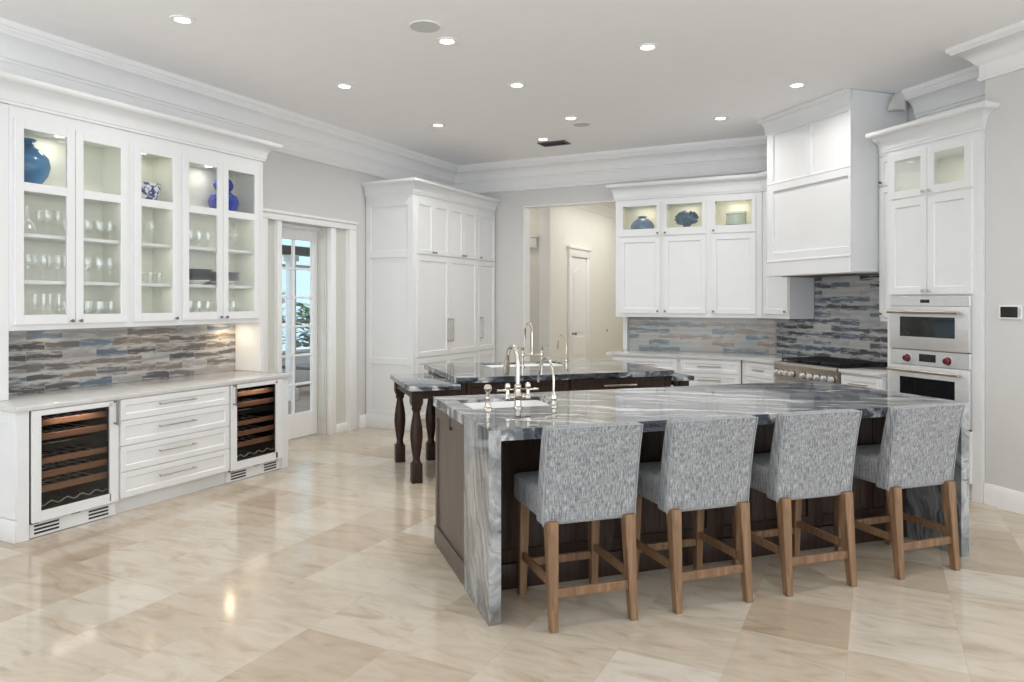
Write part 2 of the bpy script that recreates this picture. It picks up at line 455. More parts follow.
# ------------------------------------------------------------------ mesh builder
class B:
    def __init__(self):
        self.bm = bmesh.new()

    def box(self, x0, x1, y0, y1, z0, z1, bev=0.0, seg=2):
        bm = self.bm
        vs = [bm.verts.new((x, y, z)) for x in (x0, x1) for y in (y0, y1) for z in (z0, z1)]
        q = [(0, 1, 3, 2), (4, 6, 7, 5), (0, 4, 5, 1), (2, 3, 7, 6), (0, 2, 6, 4), (1, 5, 7, 3)]
        fs = [bm.faces.new([vs[i] for i in f]) for f in q]
        if bev > 0:
            es = list({e for f in fs for e in f.edges})
            bmesh.ops.bevel(bm, geom=es, offset=bev, segments=seg, affect='EDGES', profile=0.5, clamp_overlap=True)
        return self

    def prism(self, poly, z0, z1, bev=0.0):
        bm = self.bm
        a = [bm.verts.new((p[0], p[1], z0)) for p in poly]
        b = [bm.verts.new((p[0], p[1], z1)) for p in poly]
        n = len(poly)
        fs = [bm.faces.new(a[::-1]), bm.faces.new(b)]
        for i in range(n):
            fs.append(bm.faces.new([a[i], a[(i + 1) % n], b[(i + 1) % n], b[i]]))
        if bev > 0:
            es = list({e for f in fs for e in f.edges})
            bmesh.ops.bevel(bm, geom=es, offset=bev, segments=2, affect='EDGES', profile=0.5, clamp_overlap=True)
        return self

    def hexa(self, bottom, top):
        """Box from four bottom and four top points."""
        bm = self.bm
        a = [bm.verts.new(p) for p in bottom]
        b = [bm.verts.new(p) for p in top]
        bm.faces.new(a[::-1])
        bm.faces.new(b)
        for i in range(4):
            bm.faces.new([a[i], a[(i + 1) % 4], b[(i + 1) % 4], b[i]])
        return self

    def lathe(self, prof, c=(0, 0, 0), n=20, axis='Z'):
        """Revolve (radius, height) pairs; points with radius 0 close the ends."""
        bm = self.bm
        rings = []
        for r, h in prof:
            ring = []
            if r < 1e-6:
                p = (0, 0, h)
                ring = [p]
            else:
                ring = [(r * math.cos(2 * PI * k / n), r * math.sin(2 * PI * k / n), h) for k in range(n)]
            out = []
            for (x, y, z) in ring:
                if axis == 'X':
                    x, y, z = z, x, y
                elif axis == 'Y':
                    x, y, z = y, z, x
                out.append(bm.verts.new((x + c[0], y + c[1], z + c[2])))
            rings.append(out)
        for a, b in zip(rings, rings[1:]):
            if len(a) == 1 and len(b) == 1:
                continue
            if len(a) == 1:
                for k in range(n):
                    bm.faces.new([a[0], b[(k + 1) % n], b[k]])
            elif len(b) == 1:
                for k in range(n):
                    bm.faces.new([a[k], a[(k + 1) % n], b[0]])
            else:
                for k in range(n):
                    bm.faces.new([a[k], a[(k + 1) % n], b[(k + 1) % n], b[k]])
        return self

    def tube(self, pts, r, n=12):
        """Round tube through points, r a number or one per point."""
        bm = self.bm
        P = [Vector(p) for p in pts]
        rr = r if isinstance(r, (list, tuple)) else [r] * len(P)
        rings = []
        up = None
        for i, p in enumerate(P):
            t = (P[min(i + 1, len(P) - 1)] - P[max(i - 1, 0)]).normalized()
            if up is None:
                up = Vector((0, 0, 1)) if abs(t.z) < 0.9 else Vector((1, 0, 0))
            u = (up - t * up.dot(t)).normalized()
            w = t.cross(u)
            up = u
            rings.append([bm.verts.new(p + (u * math.cos(2 * PI * k / n) + w * math.sin(2 * PI * k / n)) * rr[i]) for k in range(n)])
        for a, b in zip(rings, rings[1:]):
            for k in range(n):
                bm.faces.new([a[k], a[(k + 1) % n], b[(k + 1) % n], b[k]])
        bm.faces.new(rings[0][::-1])
        bm.faces.new(rings[-1])
        return self

    def sweep(self, prof, path):
        """Extrude an (outward, z) profile along a 2-D path, mitred; outward is to the path's right."""
        bm = self.bm
        P = [Vector((p[0], p[1])) for p in path]
        rings = []
        for i, p in enumerate(P):
            ds = []
            if i > 0:
                ds.append((P[i] - P[i - 1]).normalized())
            if i < len(P) - 1:
                ds.append((P[i + 1] - P[i]).normalized())
            ns = [Vector((d.y, -d.x)) for d in ds]
            if len(ns) == 2:
                m = (ns[0] + ns[1]).normalized()
                m = m / max(0.2, m.dot(ns[0]))
            else:
                m = ns[0]
            rings.append([bm.verts.new((p.x + m.x * o, p.y + m.y * o, z)) for o, z in prof])
        k = len(prof)
        for a, b in zip(rings, rings[1:]):
            for j in range(k):
                bm.faces.new([a[j], a[(j + 1) % k], b[(j + 1) % k], b[j]])
        bm.faces.new(rings[0][::-1])
        bm.faces.new(rings[-1])
        return self

    def shaker(self, x0, x1, z0, z1, y0, t=0.02, fr=0.06, rec=0.012, bead=0.007):
        """Door or drawer face: frame with a recessed flat panel; front face at y0, back at y0+t."""
        bm = self.bm

        def ring(d, y):
            return [bm.verts.new(p) for p in ((x0 + d, y, z0 + d), (x1 - d, y, z0 + d), (x1 - d, y, z1 - d), (x0 + d, y, z1 - d))]
        e = 0.0015
        rs = [ring(0, y0 + t), ring(0, y0 + e), ring(e, y0), ring(fr, y0), ring(fr + bead * 0.4, y0 + rec * 0.5), ring(fr + bead, y0 + rec)]
        for a, b in zip(rs, rs[1:]):
            for i in range(4):
                bm.faces.new([a[i], a[(i + 1) % 4], b[(i + 1) % 4], b[i]])
        bm.faces.new(rs[-1])
        bm.faces.new(rs[0][::-1])
        return self

    def finish(self, name, mat, off=(0, 0, 0), smooth=True):
        bm = self.bm
        bmesh.ops.recalc_face_normals(bm, faces=bm.faces[:])
        if any(off):
            bmesh.ops.translate(bm, verts=bm.verts[:], vec=(-off[0], -off[1], -off[2]))
        me = bpy.data.meshes.new(name)
        bm.to_mesh(me)
        bm.free()
        if smooth:
            for p in me.polygons:
                p.use_smooth = True
            me.set_sharp_from_angle(angle=R(32))
        me.materials.append(mat)
        o = bpy.data.objects.new(name, me)
        COL.objects.link(o)
        return o


class Thing:
    """An Empty at the thing's base; geometry is given in the frame's coordinates."""

    def __init__(self, name, label, cat, frame, c, group=None):
        self.off = c
        o = bpy.data.objects.new(name, None)
        o.empty_display_size = 0.1
        COL.objects.link(o)
        o.location = to_world(frame, c)
        o.rotation_euler = (0, 0, R(frame[0]))
        o['label'] = label
        o['category'] = cat
        if group:
            o['group'] = group
        self.root = o

    def part(self, name, b, mat, parent=None, label=None):
        o = b.finish(name, mat, self.off)
        o.parent = parent or self.root
        if label:
            o['label'] = label
        return o


def solo(name, label, cat, b, mat, frame=WORLD, c=(0, 0, 0), group=None):
    o = b.finish(name, mat, c)
    o.location = to_world(frame, c)
    o.rotation_euler = (0, 0, R(frame[0]))
    o['label'] = label
    o['category'] = cat
    if group:
        o['group'] = group
    return o


def struct(name, b, mat, frame=WORLD, parent=None):
    o = b.finish(name, mat)
    if parent:
        o.parent = parent
    else:
        o.rotation_euler = (0, 0, R(frame[0]))
        o['kind'] = 'structure'
    return o


def copy_tree(o, parent=None):
    c = o.copy()
    COL.objects.link(c)
    if parent:
        c.parent = parent
    for ch in list(o.children):
        copy_tree(ch, c)
    return c


def AB(a, b):
    s = math.sqrt(0.5)
    return ((a - b) * s, (a + b) * s)


# ------------------------------------------------------------------ hardware
def pull_h(x0, x1, y, z, r=0.0055, out=0.03):
    """Horizontal bar pull in front of a face at y."""
    b = B()
    b.tube([(x0, y - out, z), (x1, y - out, z)], r, 10)
    for x in (x0 + 0.015, x1 - 0.015):
        b.tube([(x, y + 0.001, z), (x, y - out, z)], r * 0.8, 8)
    return b


def pull_v(x, y, z0, z1, r=0.0065, out=0.035):
    b = B()
    b.tube([(x, y - out, z0), (x, y - out, z1)], r, 10)
    for z in (z0 + 0.012, z1 - 0.012):
        b.tube([(x, y + 0.001, z), (x, y - out, z)], r * 0.85, 8)
    return b


def knob(x, y, z, r=0.014):
    b = B()
    prof = [(0, 0.0), (0.006, 0.0), (0.0055, -0.012), (r * 0.8, -0.016), (r, -0.022), (r * 0.75, -0.028), (0, -0.030)]
    b.lathe(prof, (x, y, z), 12, 'Y')
    return b


def glazed_frame(x0, x1, z0, z1, y0, t, st, rails):
    """Door frame around openings; rails = list of (z0, z1) horizontal bars."""
    b = B()
    b.box(x0, x0 + st, y0, y0 + t, z0, z1, 0.0015, 1)
    b.box(x1 - st, x1, y0, y0 + t, z0, z1, 0.0015, 1)
    for a, c in rails:
        b.box(x0 + st, x1 - st, y0 + 0.0005, y0 + t, a, c, 0.0015, 1)
    return b


def crown_prof(zb, zt, proj):
    """Cabinet crown: base fillet, cove, top fascia. (outward, z) closed loop."""
    h = zt - zb
    pts = [(-0.005, zb), (0.012, zb), (0.014, zb + 0.10 * h), (0.02, zb + 0.14 * h), (0.02, zb + 0.20 * h)]
    for k in range(7):
        a = k / 6 * PI / 2
        pts.append((0.022 + (proj - 0.034) * (1 - math.cos(a)), zb + 0.24 * h + 0.52 * h * math.sin(a)))
    pts += [(proj - 0.006, zb + 0.80 * h), (proj, zb + 0.84 * h), (proj, zt - 0.004), (proj - 0.004, zt), (-0.005, zt)]
    return pts


def room_crown_prof(zt=3.52, h=0.40, p=0.20):
    zb = zt - h
    pts = [(-0.01, zb), (0.022, zb), (0.03, zb + 0.012), (0.03, zb + 0.03), (0.02, zb + 0.045), (0.02, zb + 0.15), (0.03, zb + 0.16), (0.03, zb + 0.175), (0.045, zb + 0.185)]
    for k in range(8):
        a = k / 7 * PI / 2
        pts.append((0.045 + (p - 0.085) * (1 - math.cos(a)), zb + 0.19 + 0.12 * math.sin(a)))
    pts += [(p - 0.035, zb + 0.325), (p - 0.02, zb + 0.34), (p - 0.02, zb + 0.355), (p - 0.008, zb + 0.362), (p, zb + 0.378), (p, zt), (-0.01, zt)]
    return pts


# ------------------------------------------------------------------ room shell
CEIL = 3.52
XW, YB, AR, AW = -5.64, 9.26, 5.78, 5.19     # left wall, back wall, range wall, right wall (diagonal a)
b = B()
b.box(-5.95, 7.2, -0.9, 14.6, -0.05, 0.0)
struct('floor', b, M['floor'])
b = B()
b.box(-5.9, 7.2, -3.6, 9.5, CEIL, CEIL + 0.08)
struct('ceiling', b, M['ceiling'])

# left wall with the door opening (frame LEFT: x = world Y, y = -world X)
OY0, OY1, OZ = 5.54, 6.97, 2.40
b = B()
b.box(-3.0, OY0, 5.64, 5.86, 0, CEIL)
b.box(OY0, OY1, 5.64, 5.86, OZ, CEIL)
b.box(OY1, 9.5, 5.64, 5.86, 0, CEIL)
struct('wall_left', b, M['wall'], LEFT)

# back wall with the hall opening
HX0, HX1, HZ = -4.477, -2.98, 2.89
b = B()
b.box(-5.86, HX0, YB, YB + 0.16, 0, CEIL)
b.box(HX0, HX1, YB, YB + 0.16, HZ, CEIL)
b.box(HX1, -1.0, YB, YB + 0.16, 0, CEIL)
struct('wall_back', b, M['wall'])

# diagonal range wall, side return and the wall right of the ovens (frame RANGE: x = -b, y = a)
b = B()
b.box(-7.35, -4.0, AR, AR + 0.15, 0, CEIL)
struct('wall_range', b, M['wall'], RANGE)
b = B()
b.box(-4.147, -2.7, AW, AW + 0.7, 0, CEIL)
struct('wall_right', b, M['wall'], RANGE)

# hall beyond the opening
b = B()
b.box(-4.75, -4.6, 10.5, 14.2, 0, 3.3)
struct('wall_hall_side', b, M['hallwall'])
b = B()
b.box(-6.4, -4.75, 10.5, 10.65, 0, 3.3)
struct('wall_hall_end', b, M['hallwall'])
b = B()
b.box(-6.4, -2.0, 14.2, 14.35, 0, 3.3)
struct('wall_hall_far', b, M['hallwall'])
b = B()
b.box(-2.86, -2.7, YB + 0.16, 14.2, 0, 3.3)
struct('wall_hall_near', b, M['hallwall'])
b = B()
b.box(-6.5, -6.35, YB, 10.6, 0, 3.3)
struct('wall_hall_left', b, M['hallwall'])
b = B()
b.box(-6.5, -2.6, YB + 0.16, 14.4, 3.3, 3.36)
struct('ceiling_hall', b, M['hallwall'])
b = B()
b.sweep([(-0.005, 3.16), (0.02, 3.16), (0.03, 3.2), (0.10, 3.27), (0.11, 3.3), (-0.005, 3.3)], [(-4.6, 10.5), (-4.6, 14.2)])
struct('trim_hall_crown', b, M['trimwhite'])
b = B()
b.box(-4.80, -4.60, 10.47, 10.5, 0, 3.3, 0.003, 1)
struct('trim_hall_corner', b, M['trimwhite'])
b = B()
b.box(-5.6, -4.83, 10.44, 10.5, 2.40, 2.60, 0.006)
b.box(-5.6, -4.80, 10.42, 10.5, 2.56, 2.60, 0.006)
struct('trim_hall_head', b, M['trimwhite'])
# white casing edge in the opening
b = B()
b.box(HX0 - 0.004, HX0 + 0.012, YB - 0.012, YB + 0.17, 0, HZ, 0.003, 1)
b.box(HX0, HX1, YB - 0.012, YB + 0.17, HZ - 0.014, HZ + 0.003, 0.003, 1)
struct('trim_opening', b, M['trimwhite'])

# hall door: arched raised panel door in a casing on the side wall (x plane -4.6)
dr = bpy.data.objects.new('door_2', None)
COL.objects.link(dr)
dr['kind'] = 'structure'
dr.location = (-4.6, 11.66, 0)


def hall_part(name, b, mat, parent):
    o = b.finish(name, mat, (-4.6, 11.66, 0))
    o.parent = parent
    return o


b = B()
b.box(-4.6, -4.578, 11.28, 12.0, 0.01, 2.28, 0.003, 1)
leaf = hall_part('door_leaf', b, M['trimwhite'], dr)
b = B()
arch = [(11.40 + 0.48 * k / 10, 2.02 + 0.10 * math.sin(PI * k / 10)) for k in range(11)]
poly = [(11.40, 1.02)] + arch[::1] + [(11.88, 1.02)]
bmv = [b.bm.verts.new((-4.568, y, z)) for y, z in poly]
f = b.bm.faces.new(bmv)
ex = bmesh.ops.extrude_face_region(b.bm, geom=[f])
bmesh.ops.translate(b.bm, verts=[v for v in ex['geom'] if isinstance(v, bmesh.types.BMVert)], vec=(-0.012, 0, 0))
b.box(-4.58, -4.568, 11.40, 11.88, 0.62, 0.94, 0.004, 1)
b.box(-4.58, -4.568, 11.40, 11.88, 0.18, 0.54, 0.004, 1)
hall_part('raised_panel', b, M['trimwhite'], leaf)
b = B()
b.lathe([(0, 0), (0.02, 0), (0.012, 0.02), (0.012, 0.04), (0.028, 0.055), (0.02, 0.075), (0, 0.08)], (-4.578, 11.34, 1.0), 12, 'X')
hall_part('door_knob', b, M['knob'], leaf)
b = B()
b.box(-4.6, -4.56, 11.18, 11.28, 0, 2.30, 0.006)
b.box(-4.6, -4.56, 12.0, 12.10, 0, 2.30, 0.006)
b.box(-4.6, -4.555, 11.16, 12.12, 2.30, 2.44, 0.006)
b.box(-4.6, -4.53, 11.13, 12.15, 2.43, 2.47, 0.006)
hall_part('door_casing', b, M['trimwhite'], dr)
b = B()
b.box(-4.6, -4.594, 13.09, 13.17, 0.93, 1.05, 0.002, 1)
o = solo('wall_switch', 'small switch plate on the pale hall wall right of the arched door', 'switch', b, M['switch'], WORLD, (-4.6, 13.13, 0.93))
b2 = B()
b2.box(-4.594, -4.588, 13.115, 13.145, 0.965, 1.015, 0.002, 1)
k = b2.finish('rocker', M['black'], (-4.6, 13.13, 0.93))
k.parent = o

# crowns and baseboards
RC = room_crown_prof()
inner = (8.174 - YB + 0.0, YB)     # corner of back and range wall
b = B()
b.sweep(RC, [(XW, -3.0), (XW, YB), (AR * math.sqrt(2) - YB, YB), AB(AR, 6.55)])
struct('trim_1', b, M['trimwhite'])
b = B()
RC2 = room_crown_prof(CEIL, 0.40, 0.26)
b.sweep(RC, [AB(AR, 5.30), AB(AR, 4.16)])
struct('trim_2', b, M['trimwhite'])
b = B()
b.sweep(room_crown_prof(CEIL, 0.26, 0.24)[0:0] or [(-0.01, 3.24), (0.03, 3.24), (0.04, 3.258), (0.03, 3.275), (0.03, 3.36), (0.05, 3.37), (0.07, 3.40), (0.115, 3.45), (0.16, 3.465), (0.17, 3.48), (0.185, 3.49), (0.19, 3.52), (-0.01, 3.52)],
        [AB(AR - 0.01, 4.145), AB(AW, 4.145), AB(AW, 2.7)])
struct('trim_3', b, M['trimwhite'])
b = B()
b.hexa([(-5.39, 5.50, 3.34), (-5.29, 5.50, 3.34), (-5.29, 5.62, 3.34), (-5.36, 5.62, 3.34)],
       [(-5.36, 5.50, 3.40), (-5.29, 5.50, 3.40), (-5.29, 5.62, 3.40), (-5.36, 5.62, 3.40)])
b.hexa([(-5.36, 5.50, 3.40), (-5.29, 5.50, 3.40), (-5.29, 5.62, 3.40), (-5.36, 5.62, 3.40)],
       [(-5.36, 5.575, 3.52), (-5.29, 5.575, 3.52), (-5.29, 5.62, 3.52), (-5.36, 5.62, 3.52)])
struct('trim_4', b, M['wall'], RANGE)
BBP = [(-0.005, 0), (0.018, 0), (0.018, 0.125), (0.013, 0.14), (0.008, 0.155), (-0.005, 0.155)]
b = B()
b.sweep(BBP, [AB(AW, 4.145), AB(AW, 2.7)])
struct('baseboard_right', b, M['trimwhite'])
b = B()
b.sweep(BBP, [(XW, 7.05), (XW, 7.165)])
b.sweep(BBP, [(XW, -3.0), (XW, 2.70)])
struct('baseboard_left', b, M['trimwhite'])

# ------------------------------------------------------------------ door opening in the left wall: sidelights and glazed door
b = B()
yf = 5.615
b.box(5.40, 5.545, yf, 5.70, 0, 2.40, 0.004)             # left casing
b.box(5.696, 5.765, yf + 0.02, 5.86, 0, 2.40, 0.004)     # mullion post
b.box(6.540, 6.628, yf + 0.02, 5.70, 0, 2.40, 0.004)     # post on the far side
b.box(6.850, 6.975, yf, 5.70, 0, 2.40, 0.004)            # right casing
b.box(5.40, 6.975, yf, 5.639, 2.401, 2.468, 0.004)
b.box(5.38, 6.995, yf - 0.018, 5.639, 2.469, 2.50, 0.005)
b.box(5.545, 5.696, yf + 0.03, 5.70, 0, 0.10, 0.003)
b.box(6.628, 6.850, yf + 0.03, 5.70, 0, 0.10, 0.003)
struct('trim_5', b, M['trimwhite'], LEFT)
b = B()
b.box(6.528, 6.97, 5.701, 5.86, 0, 2.399, 0.002, 1)      # panelled reveal
b.box(6.520, 6.530, 5.72, 5.80, 0.18, 2.28, 0.003, 1)
b.box(5.545, 5.695, 5.701, 5.86, 0, 2.399, 0.002, 1)
struct('trim_6', b, M['frost'], LEFT)
b = B()
b.box(5.765, 6.528, 5.78, 5.829, 2.36, 2.399, 0.002, 1)
struct('trim_7', b, M['trimwhite'], LEFT)
for i, (x0, x1) in enumerate(((5.545, 5.696), (6.628, 6.850))):
    b = B()
    b.box(x0, x0 + 0.008, 5.66, 5.69, 0.1, 2.399, 0.002, 1)
    b.box(x1 - 0.008, x1, 5.66, 5.69, 0.1, 2.399, 0.002, 1)
    w = struct('window_%d' % (i + 1), b, M['trimwhite'], LEFT)
    b = B()
    b.box(x0 + 0.006, x1 - 0.006, 5.672, 5.682, 0.1, 2.399)
    struct('pane', b, M['frost'], LEFT, w)
# glazed door leaf
dx0, dx1 = 5.767, 6.526
b = B()
yd = 5.831
cols = [(5.86, 6.142), (6.167, 6.447)]
zs = [0.285 + k * 0.326 for k in range(7)]
b.box(dx0, 5.86, yd, yd + 0.04, 0.012, 2.38, 0.002, 1)
b.box(6.447, dx1, yd, yd + 0.04, 0.012, 2.38, 0.002, 1)
b.box(5.86, 6.447, yd, yd + 0.04, 0.012, 0.285, 0.002, 1)
b.box(5.86, 6.447, yd, yd + 0.04, 2.241, 2.38, 0.002, 1)
b.box(6.142, 6.167, yd + 0.002, yd + 0.038, 0.285, 2.241, 0.003, 1)
for z in zs[1:-1]:
    b.box(5.86, 6.447, yd + 0.003, yd + 0.037, z - 0.012, z + 0.012, 0.003, 1)
d1 = struct('door_1', b, M['trimwhite'], LEFT)
for (x0, x1) in cols:
    for a, c in zip(zs, zs[1:]):
        b = B()
        b.box(x0, x1, yd + 0.017, yd + 0.023, a, c)
        struct('glass_pane', b, M['doorglass'], LEFT, d1)

# ------------------------------------------------------------------ outdoors seen through the door
b = B()
b.box(-16, -5.95, 2, 18, -0.08, -0.02)
struct('terrace_floor', b, M['patio'])
b = B()
b.box(-9.6, -9.4, 5, 15, 0, 0.62, 0.02)
b.box(-9.66, -9.34, 5, 15, 0.62, 0.68, 0.01)
solo('garden_planter', 'low white rendered planter outside the glazed door', 'planter', b, M['stucco'], WORLD, (-9.5, 10, 0))
b = B()
b.box(-9.0, -8.2, 9.2, 11.4, 0.40, 0.46, 0.01)
for x in (-8.95, -8.31):
    for y in (9.25, 11.29):
        b.box(x, x + 0.06, y, y + 0.06, -0.02, 0.40, 0.004, 1)
solo('outdoor_bench', 'dark slim outdoor bench on the terrace beyond the glazed door', 'bench', b, M['bronze'], WORLD, (-8.6, 10.3, -0.02))
b = B()
b.box(-8.38, -8.22, 2, 14, 2.28, 2.42, 0.005)
solo('terrace_beam', 'dark bronze beam over the terrace outside the glazed door', 'beam', b, M['bronze'], WORLD, (-8.3, 8, 2.28))
t = Thing('screen_panel', 'added sky dimming insect screen with bronze posts beyond the planter outside the door', 'screen', WORLD, (-11.5, 10, 0))  # screen added to tone down the white sky
b = B()
for y in (4.0, 6.4, 8.8, 11.2, 13.6, 16.0):
    b.box(-11.54, -11.46, y - 0.03, y + 0.03, -0.02, 4.6, 0.004, 1)
for zz in (1.1, 2.32, 4.6):
    b.box(-11.53, -11.47, 4.0, 16.0, zz - 0.03, zz + 0.03, 0.004, 1)
t.part('frame', b, M['bronze'])
b = B()
b.box(-11.502, -11.498, 4.03, 15.97, 0.0, 4.57)
t.part('mesh', b, M['screen'])
b = B()
b.box(-8.35, -5.86, 2, 14, 2.75, 2.85)
struct('ceiling_terrace', b, M['stucco'])
b = B()
b.box(-8.36, -8.24, 8.62, 8.74, -0.02, 2.28, 0.01)
b.box(-8.39, -8.21, 8.59, 8.77, -0.02, 0.16, 0.01)
b.box(-8.39, -8.21, 8.59, 8.77, 2.18, 2.28, 0.01)
solo('terrace_column', 'slim white column standing on the terrace outside the glazed door', 'column', b, M['stucco'], WORLD, (-8.3, 8.68, -0.02))


def shrub(x, y, z, r, h, mat, n, label):
    t = Thing('shrub', label, 'shrub', WORLD, (x, y, z))
    b = B()
    for k in range(4):
        a = k * 1.6
        b.tube([(x, y, z), (x + 0.1 * math.cos(a), y + 0.1 * math.sin(a), z + h * 0.4), (x + r * 0.5 * math.cos(a), y + r * 0.5 * math.sin(a), z + h * 0.8)], [0.02, 0.014, 0.006], 6)
    t.part('stem', b, M['litwood'])
    b = B()
    for k in range(n):
        a = random.uniform(0, 2 * PI)
        q = math.sqrt(random.random()) * r
        p = Vector((x + q * math.cos(a), y + q * math.sin(a), z + random.uniform(0.25, 1) * h))
        d = Vector((math.cos(a), math.sin(a), random.uniform(-0.4, 0.9))).normalized()
        s = d.cross(Vector((0, 0, 1))).normalized()
        L = random.uniform(0.14, 0.30)
        nrm = s.cross(d)
        pts = [p, p + d * L * 0.4 + s * L * 0.22 + nrm * 0.02, p + d * L, p + d * L * 0.4 - s * L * 0.22 + nrm * 0.02]
        vs = [b.bm.verts.new(v) for v in pts]
        b.bm.faces.new(vs)
    t.part('foliage', b, mat)


shrub(-10.5, 10.1, 0.0, 0.40, 1.7, M['leafB'], 420, 'pale leafed shrub behind the white planter outside the door')
shrub(-10.5, 11.8, 0.0, 0.45, 1.5, M['leafA'], 420, 'green leafed shrub behind the white planter, farther from the house')
shrub(-10.5, 8.5, 0.0, 0.40, 1.4, M['leafA'], 320, 'green leafed shrub behind the white planter, seen beside the slim column')

# ================================================================== LEFT: built-in bar with hutch (x = world Y, y = -world X)
UF, UB = 5.299, 5.625       # hutch front and back
BF = 4.912                  # base front


def shelf_board(t, x0, x1, z0, z1, y0=UF + 0.03):
    b = B()
    b.box(x0, x1, y0, UB - 0.01, z0, z1, 0.002, 1)
    t.part('shelf', b, M['white'])


def puck(t, x, y, z):
    b = B()
    b.lathe([(0, z + 0.001), (0.035, z + 0.001), (0.035, z - 0.006), (0, z - 0.008)], (x, y, 0), 16)
    t.part('puck_light', b, M['puck'])


def hutch(label, x0, x1, doors):
    t = Thing('glass_door_cabinet', label, 'cabinet', LEFT, ((x0 + x1) / 2, 5.46, 1.345), 'glass fronted hutch cabinets')
    b = B()
    b.box(x0, x0 + 0.016, UF + 0.0205, UB, 1.345, 2.894)
    b.box(x1 - 0.016, x1, UF + 0.0205, UB, 1.345, 2.894)
    b.box(x0 + 0.016, x1 - 0.016, UF + 0.0205, UB, 1.345, 1.395)
    b.box(x0 + 0.016, x1 - 0.016, UF + 0.0205, UB, 2.79, 2.894)
    t.part('carcass', b, M['white'])
    b = B()
    b.box(x0 + 0.016, x1 - 0.016, UB - 0.012, UB - 0.002, 1.395, 2.79)
    b.box(x0 + 0.016, x0 + 0.020, UF + 0.022, UB - 0.012, 1.395, 2.79)
    b.box(x1 - 0.020, x1 - 0.016, UF + 0.022, UB - 0.012, 1.395, 2.79)
    b.box(x0 + 0.020, x1 - 0.020, UF + 0.022, UB - 0.012, 2.786, 2.79)
    t.part('lining', b, M['inside'])
    # face frame
    b = B()
    dl, drr = doors[0][0], doors[-1][1]
    b.box(x0, dl + 0.012, UF, UF + 0.02, 1.345, 2.894)
    b.box(drr - 0.012, x1, UF, UF + 0.02, 1.345, 2.894)
    b.box(dl + 0.012, drr - 0.012, UF, UF + 0.02, 1.345, 1.397)
    b.box(dl + 0.012, drr - 0.012, UF, UF + 0.02, 2.80, 2.894)
    t.part('face_frame', b, M['white'])
    for z0, z1 in ((1.670, 1.695), (2.000, 2.025), (2.340, 2.362)):
        shelf_board(t, x0 + 0.02, x1 - 0.02, z0, z1)
    puck(t, (x0 + x1) / 2, 5.47, 2.786)
    for zz in (1.669, 1.999, 2.339):
        area_light('shelf_fill_light', to_world(LEFT, ((x0 + x1) / 2, UF + 0.05, zz)), x1 - x0 - 0.1, 0.45 * (x1 - x0), (1, 0.97, 0.9), (0, 0, PI / 2), 0.012)  # added fill under each shelf, lifts the dark lower bays
    for i, (a, c, side) in enumerate(doors):
        b = glazed_frame(a, c, 1.385, 2.812, UF - 0.020, 0.0195, 0.058, [(1.385, 1.452), (2.314, 2.376), (2.745, 2.812)])
        d = t.part('door', b, M['white'])
        for z0, z1 in ((1.452, 2.314), (2.376, 2.745)):
            b = B()
            b.box(a + 0.058, c - 0.058, UF - 0.012, UF - 0.008, z0, z1)
            t.part('glass_pane', b, M['glass'], d)
        kx = c - 0.03 if side > 0 else a + 0.03
        t.part('knob', knob(kx, UF - 0.02, 1.405, 0.013), M['knob'], d)
    return t


hutch('white double door glass cabinet holding a teal vase, above the first wine cooler', 2.876, 3.775, [(2.906, 3.322, 1), (3.328, 3.744, -1)])
hutch('white single door glass cabinet holding a blue and white bowl', 3.775, 4.233, [(3.804, 4.210, 1)])
hutch('white double door glass cabinet holding a cobalt gourd vase', 4.233, 5.130, [(4.256, 4.673, 1), (4.679, 5.104, -1)])
for (x, p) in ((3.32, 5), (4.0, 3.0), (4.68, 5)):
    area_light('hutch_light', to_world(LEFT, (x, 5.47, 2.775)), 0.10, p * 0.10, (1, 0.94, 0.84))

# side supports that carry the hutch on the counter
for (x0, x1, lab) in ((2.790, 2.876, 'white upright support panel at the near end of the glass hutch'), (5.130, 5.172, 'white upright support panel at the far end of the glass hutch, by the door')):
    b = B()
    b.box(x0, x1, UF, UB + 0.01, 0.8735, 2.894, 0.003, 1)
    solo('support_panel', lab, 'panel', b, M['white'], LEFT, ((x0 + x1) / 2, 5.46, 0.8735))
b = B()
b.sweep(crown_prof(2.895, 3.075, 0.125), [to_world(LEFT, (2.786, UB + 0.01, 0))[:2], to_world(LEFT, (2.786, UF, 0))[:2], to_world(LEFT, (5.176, UF, 0))[:2], to_world(LEFT, (5.176, UB + 0.01, 0))[:2]][::1])
b.box(-UB, -UF, 2.786, 5.176, 2.895, 3.06)
solo('cabinet_crown', 'white crown moulding running along the top of the glass hutch', 'moulding', b, M['white'], WORLD, (-5.46, 3.98, 2.895))

# base: end posts, coolers, drawers
b = B()
b.box(2.715, 2.790, BF, 5.63, 0, 0.838, 0.002, 1)
t = Thing('bar_cabinet_end', 'white panelled end of the bar base, nearest the viewer', 'panel', LEFT, (2.75, 5.27, 0))
core = t.part('panel_board', b, M['white'])
b = B()
for (y0, y1, z0, z1) in ((BF + 0.002, BF + 0.07, 0.15, 0.836), (5.56, 5.628, 0.15, 0.836), (BF + 0.07, 5.56, 0.76, 0.836), (BF + 0.07, 5.56, 0.15, 0.22)):
    b.box(2.703, 2.716, y0, y1, z0, z1, 0.002, 1)
t.part('side_frame', b, M['white'])
b = B()
b.box(2.695, 2.716, BF + 0.001, 5.628, 0.0, 0.145, 0.005)
t.part('plinth', b, M['white'])
b = B()
b.box(5.026, 5.105, BF, 5.63, 0, 0.838, 0.003, 1)
solo('end_post', 'white end post of the bar base beside the glazed door', 'panel', b, M['white'], LEFT, (5.065, 5.27, 0))


